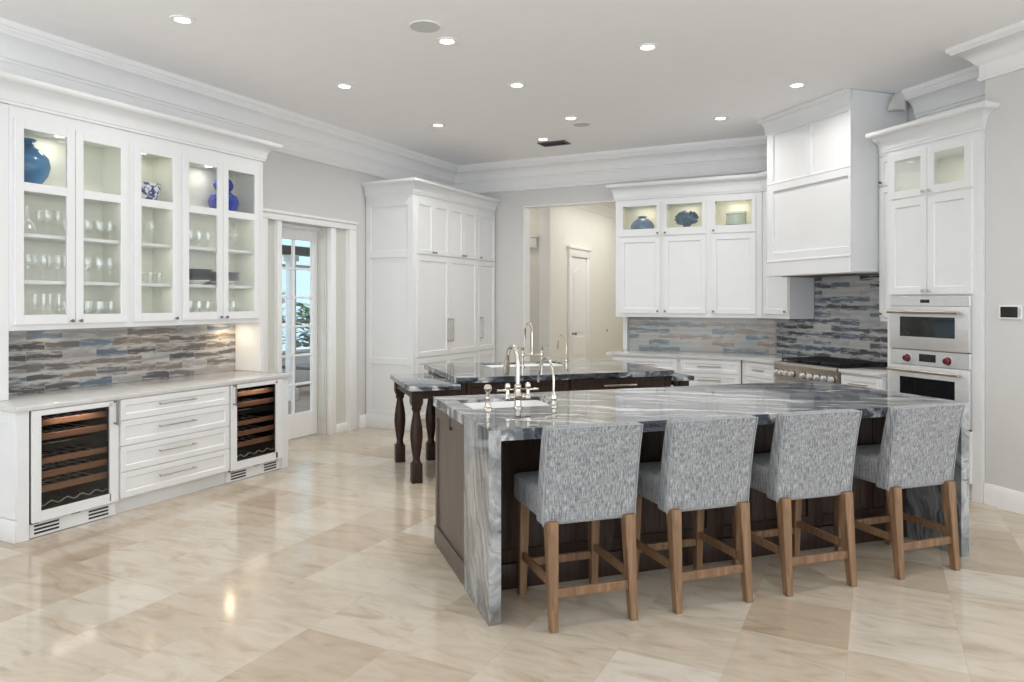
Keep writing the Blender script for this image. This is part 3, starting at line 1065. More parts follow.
def cooler(label, x0, x1, gx0, gx1, handle_x, rack_z):
    t = Thing('wine_cooler', label, 'wine cooler', LEFT, ((x0 + x1) / 2, 5.25, 0), 'built-in wine coolers')
    b = B()
    b.box(x0, x0 + 0.03, BF + 0.004, 5.6, 0.10, 0.836)
    b.box(x1 - 0.03, x1, BF + 0.004, 5.6, 0.10, 0.836)
    b.box(x0 + 0.03, x1 - 0.03, BF + 0.004, 5.6, 0.10, 0.13)
    b.box(x0 + 0.03, x1 - 0.03, BF + 0.004, 5.6, 0.806, 0.836)
    b.box(x0 + 0.03, x1 - 0.03, 5.54, 5.6, 0.13, 0.806)
    t.part('cavity', b, M['black'])
    b = glazed_frame(x0 + 0.004, x1 - 0.004, 0.104, 0.834, BF - 0.02, 0.0235, gx0 - x0 - 0.004, [(0.104, 0.173), (0.798, 0.834)])
    # widen the right stile where the door frame is wider
    if x1 - 0.004 - gx1 > gx0 - x0 - 0.003:
        b.box(gx1, x1 - 0.02, BF - 0.0195, BF + 0.003, 0.12, 0.82)
    d = t.part('door', b, M['white'])
    b = B()
    b.box(gx0, gx1, BF - 0.012, BF - 0.006, 0.173, 0.798)
    t.part('glass_pane', b, M['darkglass'], d)
    b = B()
    for (a, c, z0, z1) in ((gx0, gx0 + 0.008, 0.173, 0.798), (gx1 - 0.008, gx1, 0.173, 0.798), (gx0 + 0.008, gx1 - 0.008, 0.173, 0.183), (gx0 + 0.008, gx1 - 0.008, 0.788, 0.798)):
        b.box(a, c, BF - 0.005, BF + 0.003, z0, z1)
    t.part('gasket', b, M['black'], d)
    t.part('handle', pull_v(handle_x, BF - 0.02, 0.66, 0.84, 0.007, 0.035), M['knob'], d)
    for z0, z1 in rack_z:
        b = B()
        b.box(x0 + 0.036, x1 - 0.045, BF + 0.045, BF + 0.065, z0, z1, 0.002, 1)
        r = t.part('rack', b, M['rack'])
        b = B()
        for k in range(7):
            xx = x0 + 0.06 + k * (x1 - x0 - 0.13) / 6
            b.tube([(xx, BF + 0.065, z0 + 0.015), (xx, 5.5, z0 + 0.015)], 0.003, 6)
        b.tube([(x0 + 0.036, BF + 0.3, z0 + 0.012), (x1 - 0.045, BF + 0.3, z0 + 0.012)], 0.003, 6)
        t.part('rack_wire', b, M['steel'], r)
    area_light('cooler_fill_light', to_world(LEFT, ((x0 + x1) / 2, BF + 0.02, 0.79)), 0.3, 0.35, (1, 0.93, 0.85), (0, 0, PI / 2), 0.02)  # added fill so the racks show behind the glass
    b = B()
    b.box(x0 + 0.036, x1 - 0.036, BF + 0.04, 5.5, 0.555, 0.60, 0.002, 1)
    t.part('divider', b, M['black'])
    b = B()
    wave = []
    n = 24
    for k in range(n + 1):
        xx = x0 + 0.04 + (x1 - x0 - 0.08) * k / n
        wave.append((xx, BF + 0.06, 0.195 + 0.012 * math.sin(k / n * 2 * PI * 5)))
    b.tube(wave, 0.005, 6)
    t.part('bottle_cradle', b, M['steel'])
    b = B()
    b.box(x0 + 0.002, x1 - 0.002, BF + 0.012, BF + 0.03, 0.004, 0.094, 0.001, 1)
    b.box(x0 + 0.002, x1 - 0.002, BF + 0.03, 5.5, 0.0, 0.0995)
    g = t.part('toe_grille', b, M['white'])
    w = x1 - x0
    for a, c in ((x0 + 0.03, x0 + 0.03 + 0.27 * w), (x1 - 0.06 - 0.24 * w, x1 - 0.06)):
        b = B()
        for k in range(3):
            b.box(a, c, BF + 0.0095, BF + 0.016, 0.022 + k * 0.024, 0.034 + k * 0.024)
        t.part('vent_slots', b, M['black'], g)
    b = B()
    b.box(x0 + 0.004, x0 + 0.05, BF - 0.005, BF + 0.02, 0.0955, 0.104)
    b.box((x0 + x1) / 2 - 0.03, (x0 + x1) / 2 + 0.03, BF - 0.002, BF + 0.02, 0.094, 0.1035)
    t.part('hinge', b, M['black'])
    return t


RZ = [(0.718, 0.758), (0.622, 0.664), (0.462, 0.502), (0.370, 0.412), (0.275, 0.318)]
cooler('built-in wine cooler with wooden racks, nearest end of the bar left of the drawers', 2.796, 3.398, 2.855, 3.330, 3.362, RZ)
cooler('built-in wine cooler with wooden racks beside the glazed door, right of the drawers', 4.412, 5.022, 4.481, 4.931, 4.440, RZ)

t = Thing('drawer_unit', 'white four drawer base cabinet between the two wine coolers', 'cabinet', LEFT, (3.905, 5.25, 0))
b = B()
b.box(3.404, 4.406, BF, 5.62, 0.105, 0.838)
t.part('carcass', b, M['white'])
b = B()
b.box(3.404, 4.406, BF + 0.045, 5.6, 0, 0.105)
t.part('toe_kick', b, M['white'])
for z0, z1 in ((0.117, 0.302), (0.307, 0.491), (0.496, 0.678), (0.683, 0.832)):
    b = B()
    b.shaker(3.412, 4.399, z0, z1, BF - 0.02, 0.02, 0.042, 0.007)
    d = t.part('drawer', b, M['white'])
    t.part('handle', pull_h(3.715, 4.045, BF - 0.02, (z0 + z1) / 2 + 0.012), M['pull'], d)
b = B()
b.box(2.690, 5.128, BF - 0.022, 5.628, 0.8382, 0.872, 0.003)
solo('bar_worktop', 'pale quartz worktop along the bar under the glass hutch', 'worktop', b, M['quartz'], LEFT, (3.9, 5.27, 0.8382))
b = B()
b.box(2.878, 5.128, 5.622, 5.638, 0.8725, 1.344)
solo('backsplash', 'brown and blue streaked brick tile backsplash behind the bar', 'backsplash', b, M['splashL'], LEFT, (2.9, 5.63, 0.86))
for x in (3.3, 4.1, 4.95):
    area_light('under_cabinet_light', to_world(LEFT, (x, 5.50, 1.335)), 0.05, 0.12 if x < 4.5 else 0.8, (1, 0.78, 0.5))

# ---- things inside the hutch
SHELF = {'top': 2.3625, 'up': 2.0255, 'low': 1.6955, 'bot': 1.3955}
t = Thing('vase', 'round teal blue vase with a narrow neck on the top hutch shelf', 'vase', LEFT, (3.085, 5.47, SHELF['top']))
b = B()
z = SHELF['top']
b.lathe([(0, z), (0.06, z), (0.075, z + 0.01), (0.13, z + 0.09), (0.148, z + 0.155), (0.135, z + 0.22), (0.085, z + 0.275), (0.048, z + 0.295), (0.042, z + 0.325), (0.062, z + 0.347), (0.058, z + 0.350), (0.036, z + 0.325), (0.036, z + 0.295), (0, z + 0.27)], (3.085, 5.462, 0), 32)
t.part('body', b, M['bluevase'])
b = B()
prof = [(0, z), (0.055, z), (0.055, z + 0.012), (0.085, z + 0.04), (0.112, z + 0.10), (0.115, z + 0.165), (0.108, z + 0.165), (0.104, z + 0.10), (0.078, z + 0.045), (0, z + 0.03)]
b.lathe(prof, (4.035, 5.46, 0), 28)
solo('bowl', 'deep blue and white painted bowl on the top hutch shelf', 'bowl', b, M['bluewhite'], LEFT, (4.035, 5.46, z))
b = B()
b.lathe([(0, z), (0.07, z), (0.12, z + 0.05), (0.138, z + 0.11), (0.12, z + 0.165), (0.07, z + 0.20), (0.062, z + 0.21), (0.085, z + 0.24), (0.092, z + 0.275), (0.07, z + 0.315), (0.035, z + 0.34), (0.03, z + 0.37), (0.036, z + 0.38), (0.024, z + 0.37), (0, z + 0.35)], (4.84, 5.462, 0), 32)
solo('vase', 'cobalt blue double gourd vase on the top hutch shelf', 'vase', b, M['cobalt'], LEFT, (4.84, 5.462, z))


def ware_proto(kind):
    b = B()
    if kind == 'wine':
        b.lathe([(0, 0), (0.034, 0), (0.034, 0.003), (0.006, 0.008), (0.0045, 0.02), (0.0045, 0.085), (0.012, 0.095), (0.036, 0.125), (0.041, 0.155), (0.034, 0.21), (0.0325, 0.21), (0.039, 0.155), (0.034, 0.127), (0.0, 0.099)], n=16)
    elif kind == 'goblet':
        b.lathe([(0, 0), (0.033, 0), (0.033, 0.004), (0.008, 0.010), (0.006, 0.05), (0.014, 0.058), (0.036, 0.085), (0.040, 0.12), (0.037, 0.165), (0.0355, 0.165), (0.038, 0.12), (0.034, 0.087), (0, 0.064)], n=16)
    elif kind == 'tumbler':
        b.lathe([(0, 0), (0.030, 0), (0.032, 0.004), (0.038, 0.10), (0.0365, 0.10), (0.030, 0.012), (0, 0.012)], n=16)
    elif kind == 'shot':
        b.lathe([(0, 0), (0.026, 0), (0.028, 0.004), (0.031, 0.065), (0.0295, 0.065), (0.025, 0.012), (0, 0.014)], n=16)
    elif kind == 'flute':
        b.lathe([(0, 0), (0.03, 0), (0.03, 0.003), (0.005, 0.008), (0.004, 0.08), (0.012, 0.092), (0.026, 0.13), (0.027, 0.17), (0.024, 0.225), (0.0228, 0.225), (0.0255, 0.17), (0.0245, 0.132), (0, 0.096)], n=16)
    elif kind == 'decanter':
        b.lathe([(0, 0), (0.055, 0), (0.075, 0.015), (0.08, 0.04), (0.06, 0.09), (0.026, 0.13), (0.019, 0.18), (0.024, 0.225), (0.0225, 0.225), (0.017, 0.18), (0.024, 0.13), (0.057, 0.09), (0.076, 0.04), (0.07, 0.017), (0, 0.006)], n=20)
    elif kind == 'hurricane':
        b.lathe([(0, 0), (0.06, 0), (0.06, 0.006), (0.018, 0.014), (0.014, 0.04), (0.022, 0.055), (0.07, 0.085), (0.082, 0.14), (0.075, 0.24), (0.073, 0.24), (0.0795, 0.14), (0.067, 0.088), (0, 0.062)], n=24)
    me_o = b.finish('proto', M['ware'])
    me = me_o.data
    bpy.data.objects.remove(me_o)
    return me


WARE = {k: ware_proto(k) for k in ('wine', 'goblet', 'tumbler', 'shot', 'flute', 'decanter', 'hurricane')}
WNAME = {'wine': 'wine_glass', 'goblet': 'goblet', 'tumbler': 'tumbler', 'shot': 'tumbler', 'flute': 'champagne_flute', 'decanter': 'decanter', 'hurricane': 'hurricane_vase'}
WCAT = {'wine': 'glass', 'goblet': 'glass', 'tumbler': 'glass', 'shot': 'glass', 'flute': 'glass', 'decanter': 'decanter', 'hurricane': 'vase'}


def put(kind, x, y, z, label, group=None):
    o = bpy.data.objects.new(WNAME[kind], WARE[kind])
    COL.objects.link(o)
    o.location = to_world(LEFT, (x, y, z))
    o['label'] = label
    o['category'] = WCAT[kind]
    o.scale = (0.92, 0.92, 0.92)
    if group:
        o['group'] = group


def rows(kind, x0, x1, n, ys, z, label, group):
    for y in ys:
        for k in range(n):
            put(kind, x0 + (x1 - x0) * k / (n - 1), y, z, label, group)


U, L_, T_ = SHELF['up'], SHELF['low'], SHELF['bot']
put('decanter', 3.075, 5.45, U, 'clear decanter on the upper shelf under the teal vase')
rows('wine', 3.21, 3.29, 2, (5.43, 5.53), U, 'clear wine glass beside the decanter on the upper hutch shelf', 'wine glasses beside the decanter')
rows('goblet', 3.40, 3.68, 4, (5.41, 5.52), U, 'clear goblet on the upper shelf behind the second hutch door', 'goblets on the upper shelf')
rows('wine', 2.96, 3.28, 4, (5.41, 5.52), L_, 'clear wine glass on the lower shelf behind the first hutch door', 'wine glasses behind the first door')
rows('wine', 3.40, 3.68, 4, (5.41, 5.52), L_, 'clear wine glass on the lower shelf behind the second hutch door', 'wine glasses behind the second door')
rows('flute', 3.18, 3.29, 2, (5.42, 5.53), T_, 'clear flute on the hutch floor behind the first door', 'flutes behind the first door')
rows('goblet', 3.40, 3.69, 4, (5.41, 5.52), T_, 'clear goblet on the hutch floor behind the second door', 'goblets on the hutch floor behind the second door')
put('hurricane', 3.93, 5.46, U, 'large clear footed glass on the upper shelf under the painted bowl')
put('wine', 4.06, 5.42, U, 'single clear wine glass beside the large footed glass in the middle hutch')
rows('tumbler', 3.87, 4.13, 4, (5.42,), L_, 'clear tumbler in the row on the lower shelf of the middle hutch cabinet', 'tumblers in the middle cabinet')
rows('shot', 3.87, 4.09, 3, (5.42,), T_, 'small clear tumbler on the floor of the middle hutch cabinet', 'small tumblers in the middle cabinet')
rows('goblet', 4.33, 4.62, 4, (5.41, 5.52), U, 'clear goblet on the upper shelf behind the fourth hutch door', 'goblets behind the fourth door')
rows('wine', 4.77, 4.95, 3, (5.42,), U, 'clear wine glass on the upper shelf behind the fifth hutch door', 'wine glasses behind the fifth door')
rows('goblet', 4.33, 4.62, 4, (5.41, 5.52), T_, 'clear goblet on the hutch floor behind the fourth door', 'goblets on the hutch floor behind the fourth door')
rows('goblet', 4.76, 4.92, 3, (5.42,), T_, 'clear goblet on the hutch floor behind the fifth door', 'goblets on the hutch floor behind the fifth door')

for (xc, mat, lab, grp, n) in ((4.53, M['greyplate'], 'square grey plate in the dark stack behind the fourth hutch door', 'dark grey plates in the hutch', 6),
                               (4.83, M['paleplate'], 'square pale plate in the stack behind the fifth hutch door', 'pale grey plates in the hutch', 5)):
    b = B()
    zz = L_
    b.lathe([(0, zz), (0.06, zz), (0.06, zz + 0.008), (0.125, zz + 0.035), (0.122, zz + 0.039), (0.055, zz + 0.014), (0, zz + 0.013)], (xc, 5.46, 0), 28)
    solo('platter', 'white footed platter under the %s plates' % ('dark grey' if n == 6 else 'pale grey'), 'platter', b, M['porcelain'], LEFT, (xc, 5.46, L_))
    for k in range(n):
        z0 = L_ + 0.040 + k * 0.0165
        b = B()
        b.hexa([(xc - 0.085, 5.385, z0), (xc + 0.085, 5.385, z0), (xc + 0.085, 5.535, z0), (xc - 0.085, 5.535, z0)],
               [(xc - 0.118, 5.355, z0 + 0.016), (xc + 0.118, 5.355, z0 + 0.016), (xc + 0.118, 5.565, z0 + 0.016), (xc - 0.118, 5.565, z0 + 0.016)])
        solo('plate', lab, 'plate', b, mat, LEFT, (xc, 5.46, z0), grp)

# ================================================================== pantry cabinet on the left wall
PF, PX0, PX1 = 4.935, 7.17, 9.245
t = Thing('pantry_cabinet', 'tall white pantry cabinet with eight doors in the far left corner', 'cabinet', LEFT, ((PX0 + PX1) / 2, 5.28, 0))
b = B()
b.box(PX0 + 0.012, PX1, PF, 5.63, 0.10, 2.90)
b.box(PX0 + 0.012, PX1, PF + 0.04, 5.63, 0, 0.10)
t.part('carcass', b, M['white'])
b = B()
for (y0, y1, z0, z1) in ((PF, PF + 0.075, 0.16, 2.89), (5.555, 5.63, 0.16, 2.89), (PF + 0.075, 5.555, 2.70, 2.89), (PF + 0.075, 5.555, 2.075, 2.16), (PF + 0.075, 5.555, 0.78, 0.86), (PF + 0.075, 5.555, 0.16, 0.22)):
    b.box(PX0, PX0 + 0.013, y0, y1, z0, z1, 0.002, 1)
b.box(PX0 - 0.006, PX0 + 0.013, PF - 0.002, 5.632, 0.0, 0.16, 0.004)
t.part('side_frame', b, M['white'])
DX = [7.235, 7.60, 7.965, 8.325, 8.69]
for i in range(4):
    b = B()
    b.shaker(DX[i] + 0.003, DX[i + 1] - 0.003, 2.122, 2.765, PF - 0.02, 0.02, 0.05)
    d = t.part('door', b, M['white'])
    t.part('knob', knob(DX[i + 1] - 0.03 if i % 2 == 0 else DX[i] + 0.03, PF - 0.02, 2.15), M['knob'], d)
b = B()
b.shaker(8.745, 9.215, 2.122, 2.765, PF - 0.02, 0.02, 0.05)
d = t.part('door', b, M['white'])
t.part('knob', knob(8.775, PF - 0.02, 2.15), M['knob'], d)
for (x0, x1, hx) in ((7.238, 7.962, 7.925), (7.968, 8.69, 8.005), (8.745, 9.215, 8.785)):
    b = B()
    b.shaker(x0, x1, 0.870, 2.100, PF - 0.02, 0.02, 0.06)
    d = t.part('door', b, M['white'])
    t.part('handle', pull_v(hx, PF - 0.02, 1.03, 1.33, 0.009), M['pull'], d)
for (x0, x1) in ((7.238, 7.962), (7.968, 8.69), (8.745, 9.215)):
    b = B()
    b.shaker(x0, x1, 0.12, 0.850, PF - 0.02, 0.02, 0.06)
    t.part('drawer', b, M['white'])
b = B()
pth = [(5.632, PX0), (PF, PX0), (PF, PX1 - 0.005)]
b.sweep([(-p[0], p[1]) if False else p for p in crown_prof(2.835, 3.00, 0.10)], [(p[1], p[0]) for p in pth])
b.box(PX0, PX1 - 0.005, PF, 5.632, 2.90, 2.985)
t.part('crown', b, M['white'])

# ================================================================== BACK wall cabinets (x = world X, y = world Y)
KF, KB = 8.88, 9.245


def upper_cabinet(label, x0, x1, doors):
    t = Thing('upper_cabinet', label, 'cabinet', BACK, ((x0 + x1) / 2, 9.06, 1.35), 'white wall cabinets on the back wall')
    b = B()
    b.box(x0, x1, KF, KB, 1.35, 2.36)
    b.box(x0, x0 + 0.018, KF + 0.0205, KB, 2.36, 2.829)
    b.box(x1 - 0.018, x1, KF + 0.0205, KB, 2.36, 2.829)
    b.box(x0 + 0.018, x1 - 0.018, KF + 0.0205, KB, 2.785, 2.829)
    t.part('carcass', b, M['white'])
    b = B()
    b.box(x0 + 0.018, x1 - 0.018, KB - 0.012, KB - 0.002, 2.36, 2.785)
    b.box(x0 + 0.018, x0 + 0.022, KF + 0.022, KB - 0.012, 2.36, 2.785)
    b.box(x1 - 0.022, x1 - 0.018, KF + 0.022, KB - 0.012, 2.36, 2.785)
    if len(doors) == 2:
        m = (doors[0][1] + doors[1][0]) / 2
        b.box(m - 0.01, m + 0.01, KF + 0.022, KB - 0.012, 2.36, 2.785)
    t.part('lining', b, M['inside'])
    b = B()
    xs = [x0] + [v for d in doors for v in (d[0] + 0.01, d[1] - 0.01)] + [x1]
    for k in range(0, len(xs), 2):
        b.box(xs[k], xs[k + 1], KF, KF + 0.02, 2.36, 2.829)
    for d in doors:
        b.box(d[0] + 0.01, d[1] - 0.01, KF, KF + 0.02, 2.36, 2.375)
        b.box(d[0] + 0.01, d[1] - 0.01, KF, KF + 0.02, 2.765, 2.829)
    t.part('face_frame', b, M['white'])
    for (a, c, side) in doors:
        b = glazed_frame(a, c, 2.365, 2.783, KF - 0.02, 0.0195, 0.045, [(2.365, 2.455), (2.742, 2.783)])
        d = t.part('door', b, M['white'])
        b = B()
        b.box(a + 0.045, c - 0.045, KF - 0.012, KF - 0.008, 2.455, 2.742)
        t.part('glass_pane', b, M['glass'], d)
        kx = c - 0.028 if side > 0 else a + 0.028
        t.part('knob', knob(kx, KF - 0.02, 2.395), M['knob'], d)
        b = B()
        b.shaker(a, c, 1.397, 2.350, KF - 0.02, 0.02, 0.062)
        d = t.part('door', b, M['white'])
        t.part('knob', knob(kx, KF - 0.02, 1.425), M['knob'], d)
        puck(t, (a + c) / 2, 9.04, 2.785)
        area_light('display_light', ((a + c) / 2, 9.06, 2.772), 0.06, 0.55, (1, 0.86, 0.64))
    b = B()
    b.box(x0 + 0.022, x1 - 0.022, KF + 0.021, KB - 0.012, 2.361, 2.455, 0.002, 1)
    t.part('shelf', b, M['inside'])
    return t


upper_cabinet('white double wall cabinet on the back wall beside the hall opening', -2.99, -1.815, [(-2.935, -2.410, 1), (-2.372, -1.850, -1)])
upper_cabinet('white single wall cabinet on the back wall beside the diagonal corner', -1.815, -1.205, [(-1.785, -1.272, -1)])
b = B()
z = 2.4555
b.lathe([(0, z), (0.12, z), (0.145, z + 0.02), (0.15, z + 0.055), (0.125, z + 0.105), (0.075, z + 0.14), (0.05, z + 0.152), (0.05, z + 0.165), (0.058, z + 0.175), (0.045, z + 0.172), (0.04, z + 0.15), (0, z + 0.13)], (-2.69, 9.05, 0), 28)
solo('vase', 'squat slate blue vase behind the first small glass door of the back cabinets', 'vase', b, M['slatevase'], BACK, (-2.69, 9.05, z))
b = B()
b.lathe([(0, z), (0.06, z), (0.06, z + 0.015), (0.02, z + 0.03), (0.02, z + 0.05), (0, z + 0.05)], (-2.125, 9.05, 0), 14)
rnd = random.Random(3)
b.lathe([(0, z + 0.035), (0.07, z + 0.045), (0.125, z + 0.085), (0.135, z + 0.12), (0.12, z + 0.165), (0.07, z + 0.20), (0, z + 0.21)], (-2.125, 9.05, 0), 18)
for v in b.bm.verts:
    v.co.y = 9.05 + (v.co.y - 9.05) * 0.6
for k in range(110):
    u, v = rnd.uniform(-1, 1), rnd.uniform(0, 2 * PI)
    d = Vector((math.sqrt(1 - u * u) * math.cos(v), math.sqrt(1 - u * u) * math.sin(v) * 0.6, u))
    c0 = Vector((-2.125, 9.05, z + 0.122))
    p0 = c0 + Vector((d.x * 0.118, d.y * 0.118, d.z * 0.078))
    e = c0 + Vector((d.x * 0.150, d.y * 0.150, d.z * 0.104))
    b.tube([p0, p0 + (e - p0) * 0.7, e], [0.012, 0.012, 0.007], 6)
solo('coral_ornament', 'knobbly navy coral ornament behind the middle small glass door', 'ornament', b, M['coral'], BACK, (-2.125, 9.05, z))
b = B()
b.lathe([(0, z), (0.12, z), (0.17, z + 0.006), (0.168, z + 0.0082), (0.115, z + 0.008), (0, z + 0.008)], (-1.535, 9.05, 0), 28)
solo('plate', 'blue plate under the celadon canister in the back cabinet', 'plate', b, M['slatevase'], BACK, (-1.535, 9.05, z))
t = Thing('canister', 'pale celadon lidded canister behind the last small glass door', 'canister', BACK, (-1.525, 9.05, z + 0.0085))
b = B()
z2 = z + 0.0085
b.lathe([(0, z2), (0.115, z2), (0.118, z2 + 0.01), (0.118, z2 + 0.13), (0.112, z2 + 0.135), (0, z2 + 0.135)], (-1.525, 9.05, 0), 28)
t.part('body', b, M['celadon'])
b = B()
b.lathe([(0, z2 + 0.136), (0.122, z2 + 0.136), (0.122, z2 + 0.158), (0.115, z2 + 0.163), (0, z2 + 0.165)], (-1.525, 9.05, 0), 28)
t.part('lid', b, M['porcelain'])

# small wall cabinet between the corner and the hood, on the diagonal (x = -b, y = a)
t = Thing('upper_cabinet', 'narrow white wall cabinet tucked under the left side of the hood', 'cabinet', RANGE, (-6.88, 5.6, 1.35), None)
b = B()
b.prism([(-7.128, 5.43), (-6.66, 5.43), (-6.66, 5.765), (-7.28, 5.765)], 1.35, 2.829)
t.part('carcass', b, M['white'])
b = B()
b.shaker(-7.09, -6.67, 1.397, 2.35, 5.41, 0.02, 0.062)
d = t.part('door', b, M['white'])
t.part('knob', knob(-6.70, 5.41, 1.43), M['knob'], d)
b = B()
b.sweep(crown_prof(2.83, 3.03, 0.10), [(-2.99, KB), (-2.99, KF), (5.43 * math.sqrt(2) - KF, KF), AB(5.43, 6.61)])
b.prism([(-2.99, KB), (-2.99, KF), (5.43 * math.sqrt(2) - KF, KF), AB(5.43, 6.61), AB(5.765, 6.61), AB(5.765, 7.27)], 2.83, 3.01)
solo('cabinet_crown', 'white crown moulding on the back wall cabinets, turning into the diagonal', 'moulding', b, M['white'], WORLD, (-2.1, 9.0, 2.83))

# back base cabinets
EF = 8.62


def drawers(t, x0, x1, f, heights, hl):
    for z0, z1 in heights:
        b = B()
        b.shaker(x0, x1, z0, z1, f - 0.02, 0.02, 0.04, 0.007)
        d = t.part('drawer', b, M['white'])
        c = (x0 + x1) / 2
        t.part('handle', pull_h(c - hl / 2, c + hl / 2, f - 0.02, (z0 + z1) / 2 + 0.005, 0.007), M['pull'], d)


HS = [(0.705, 0.855), (0.545, 0.698), (0.335, 0.538), (0.12, 0.328)]
for (x0, x1, lab) in ((-2.95, -2.115, 'white drawer base cabinet under the back counter, beside the hall opening'), (-2.112, -1.40, 'white drawer base cabinet under the back counter, beside the corner')):
    t = Thing('base_cabinet', lab, 'cabinet', BACK, ((x0 + x1) / 2, 8.9, 0))
    b = B()
    b.box(x0, x1, EF, 9.245, 0.105, 0.876)
    b.box(x0 + 0.002, x1 - 0.002, EF + 0.05, 9.24, 0, 0.105)
    t.part('carcass', b, M['white'])
    drawers(t, x0 + 0.03, x1 - 0.02, EF, HS, 0.27)
t = Thing('base_cabinet', 'white drawer base cabinet on the diagonal left of the range', 'cabinet', RANGE, (-6.76, 5.4, 0))
b = B()
CF = 5.115
cxl = -(EF * math.sqrt(2) - CF)       # where the diagonal front meets the back front
b.prism([(cxl, CF), (-6.478, CF), (-6.478, 5.765), (-7.29, 5.765)], 0.105, 0.876)
b.prism([(cxl + 0.03, CF + 0.05), (-6.48, CF + 0.05), (-6.48, 5.76), (-7.25, 5.76)], 0, 0.105)
t.part('carcass', b, M['white'])
drawers(t, cxl + 0.10, -6.50, CF, HS, 0.16)
t = Thing('base_cabinet', 'white drawer base cabinet between the range and the ovens', 'cabinet', RANGE, (-5.30, 5.4, 0))
b = B()
b.box(-5.548, -5.062, CF, 5.765, 0.105, 0.876)
b.box(-5.548, -5.062, CF + 0.05, 5.76, 0, 0.105)
t.part('carcass', b, M['white'])
drawers(t, -5.53, -5.075, CF, HS, 0.20)
b = B()
c1 = (5.08 * math.sqrt(2) - 8.585, 8.585)
c2 = (5.766 * math.sqrt(2) - 9.248, 9.248)
b.prism([(-3.02, 9.248), (-3.02, 8.585), c1, AB(5.08, 6.476), AB(5.766, 6.476), c2], 0.8765, 0.91, 0.003)
solo('worktop', 'pale quartz worktop on the back counter, bending left of the range', 'worktop', b, M['quartz'], WORLD, (-2.2, 8.9, 0.8765))
b = B()
b.box(-5.548, -5.062, 5.08, 5.766, 0.8765, 0.91, 0.003)
solo('worktop', 'short pale quartz worktop between the range and the ovens', 'worktop', b, M['quartz'], RANGE, (-5.3, 5.4, 0.8765))
b = B()
b.box(-2.93, c2[0] - 0.003, 9.248, 9.259, 0.9105, 1.3495)
solo('backsplash', 'pale streaked brick tile backsplash along the back wall counter', 'backsplash', b, M['splashB'], BACK, (-2.93, 9.25, 0.9))
b = B()
cb2 = 9.259 * math.sqrt(2) - 5.779
b.box(-cb2 + 0.012, -5.062, 5.7675, 5.779, 0.9105, 1.349)
b.box(-6.655, -5.385, 5.7675, 5.779, 1.349, 1.90)
solo('backsplash', 'blue grey brick tile backsplash rising behind the range to the hood', 'backsplash', b, M['splashR'], RANGE, (-6.0, 5.77, 0.9))
b = B()
b.box(-3.0, -2.94, 9.20, 9.262, 0.91, 1.35, 0.003, 1)
solo('edge_strip', 'slim white vertical strip at the left end of the pale backsplash', 'trim', b, M['white'], BACK, (-2.97, 9.23, 0.91))

# ================================================================== range hood
t = Thing('range_hood', 'tall white panelled range hood rising to the ceiling', 'range hood', RANGE, (-5.98, 5.43, 1.82))
hx0, hx1, hf = -6.600, -5.402, 5.105
b = B()
b.box(hx0, hx1, hf, 5.766, 1.825, 3.515)
body = t.part('body', b, M['white'])
b = B()
FR = [(hx0, -6.500, 1.985, 3.42), (-6.006, -5.921, 2.82, 3.33), (-5.436, hx1, 1.985, 3.42), (-6.50, -5.436, 3.325, 3.42), (-6.50, -5.436, 2.72, 2.82), (-6.50, -5.436, 1.985, 2.062)]
for (x0, x1, z0, z1) in FR:
    b.box(x0, x1, hf - 0.020, hf + 0.001, z0, z1, 0.003, 1)
b.box(hx0 - 0.004, hx1, hf - 0.024, hf + 0.001, 2.795, 2.812, 0.004, 1)
t.part('panel_frame', b, M['white'])
b = B()
b.box(hx0 - 0.004, hx1 + 0.002, hf - 0.026, hf + 0.02, 1.815, 1.972, 0.004, 1)
b.box(hx0 - 0.004, hx1 + 0.002, hf - 0.032, hf + 0.02, 1.960, 1.985, 0.006, 1)
t.part('apron', b, M['white'])
b = B()
b.sweep(crown_prof(3.34, 3.519, 0.075), [(hx0, 5.5), (hx0, hf - 0.012), (hx1 - 0.002, hf - 0.012)])
o = t.part('crown', b, M['white'])
b = B()
b.box(hx0 + 0.05, hx1 - 0.05, hf + 0.04, 5.70, 1.812, 1.83, 0.004, 1)
t.part('vent_insert', b, M['steel'])
b = B()
for k in range(4):
    x = hx0 + 0.10 + k * 0.255
    b.box(x, x + 0.235, hf + 0.09, 5.62, 1.806, 1.814, 0.003, 1)
t.part('filter', b, M['ventgrey'])

# ================================================================== range top
t = Thing('range', 'stainless range with black grates and a row of knobs under the hood', 'range', RANGE, (-6.01, 5.4, 0))
rx0, rx1, rf = -6.466, -5.558, 5.075
b = B()
b.box(rx0, rx1, rf + 0.03, 5.765, 0.10, 0.905)
b.box(rx0 + 0.02, rx1 - 0.02, rf + 0.08, 5.7, 0.0, 0.10)
t.part('body', b, M['rangesteel'])
b = B()
b.prism([(rf + 0.03, 0.74), (rf + 0.004, 0.745), (rf, 0.86), (rf - 0.008, 0.885), (rf, 0.912), (rf + 0.03, 0.915)], rx0, rx1)
bmesh.ops.transform(b.bm, matrix=Matrix(((0, 0, 1, 0), (1, 0, 0, 0), (0, 1, 0, 0), (0, 0, 0, 1))), verts=b.bm.verts[:])
t.part('control_panel', b, M['rangesteel'])
for xk in [-6.43 + k * 0.082 for k in range(4)] + [-6.02 + k * 0.098 for k in range(5)]:
    b = B()
    b.lathe([(0, 0.0), (0.030, 0.0), (0.030, -0.010), (0.024, -0.012), (0.022, -0.045), (0.018, -0.05), (0, -0.05)], (xk + 0.01, rf + 0.002, 0.80), 16, 'Y')
    kb = t.part('knob', b, M['steel'])
    b = B()
    b.lathe([(0.030, 0.001), (0.036, 0.0), (0.036, -0.006), (0.030, -0.007)], (xk + 0.01, rf + 0.002, 0.80), 18, 'Y')
    t.part('bezel', b, M['black'], kb)
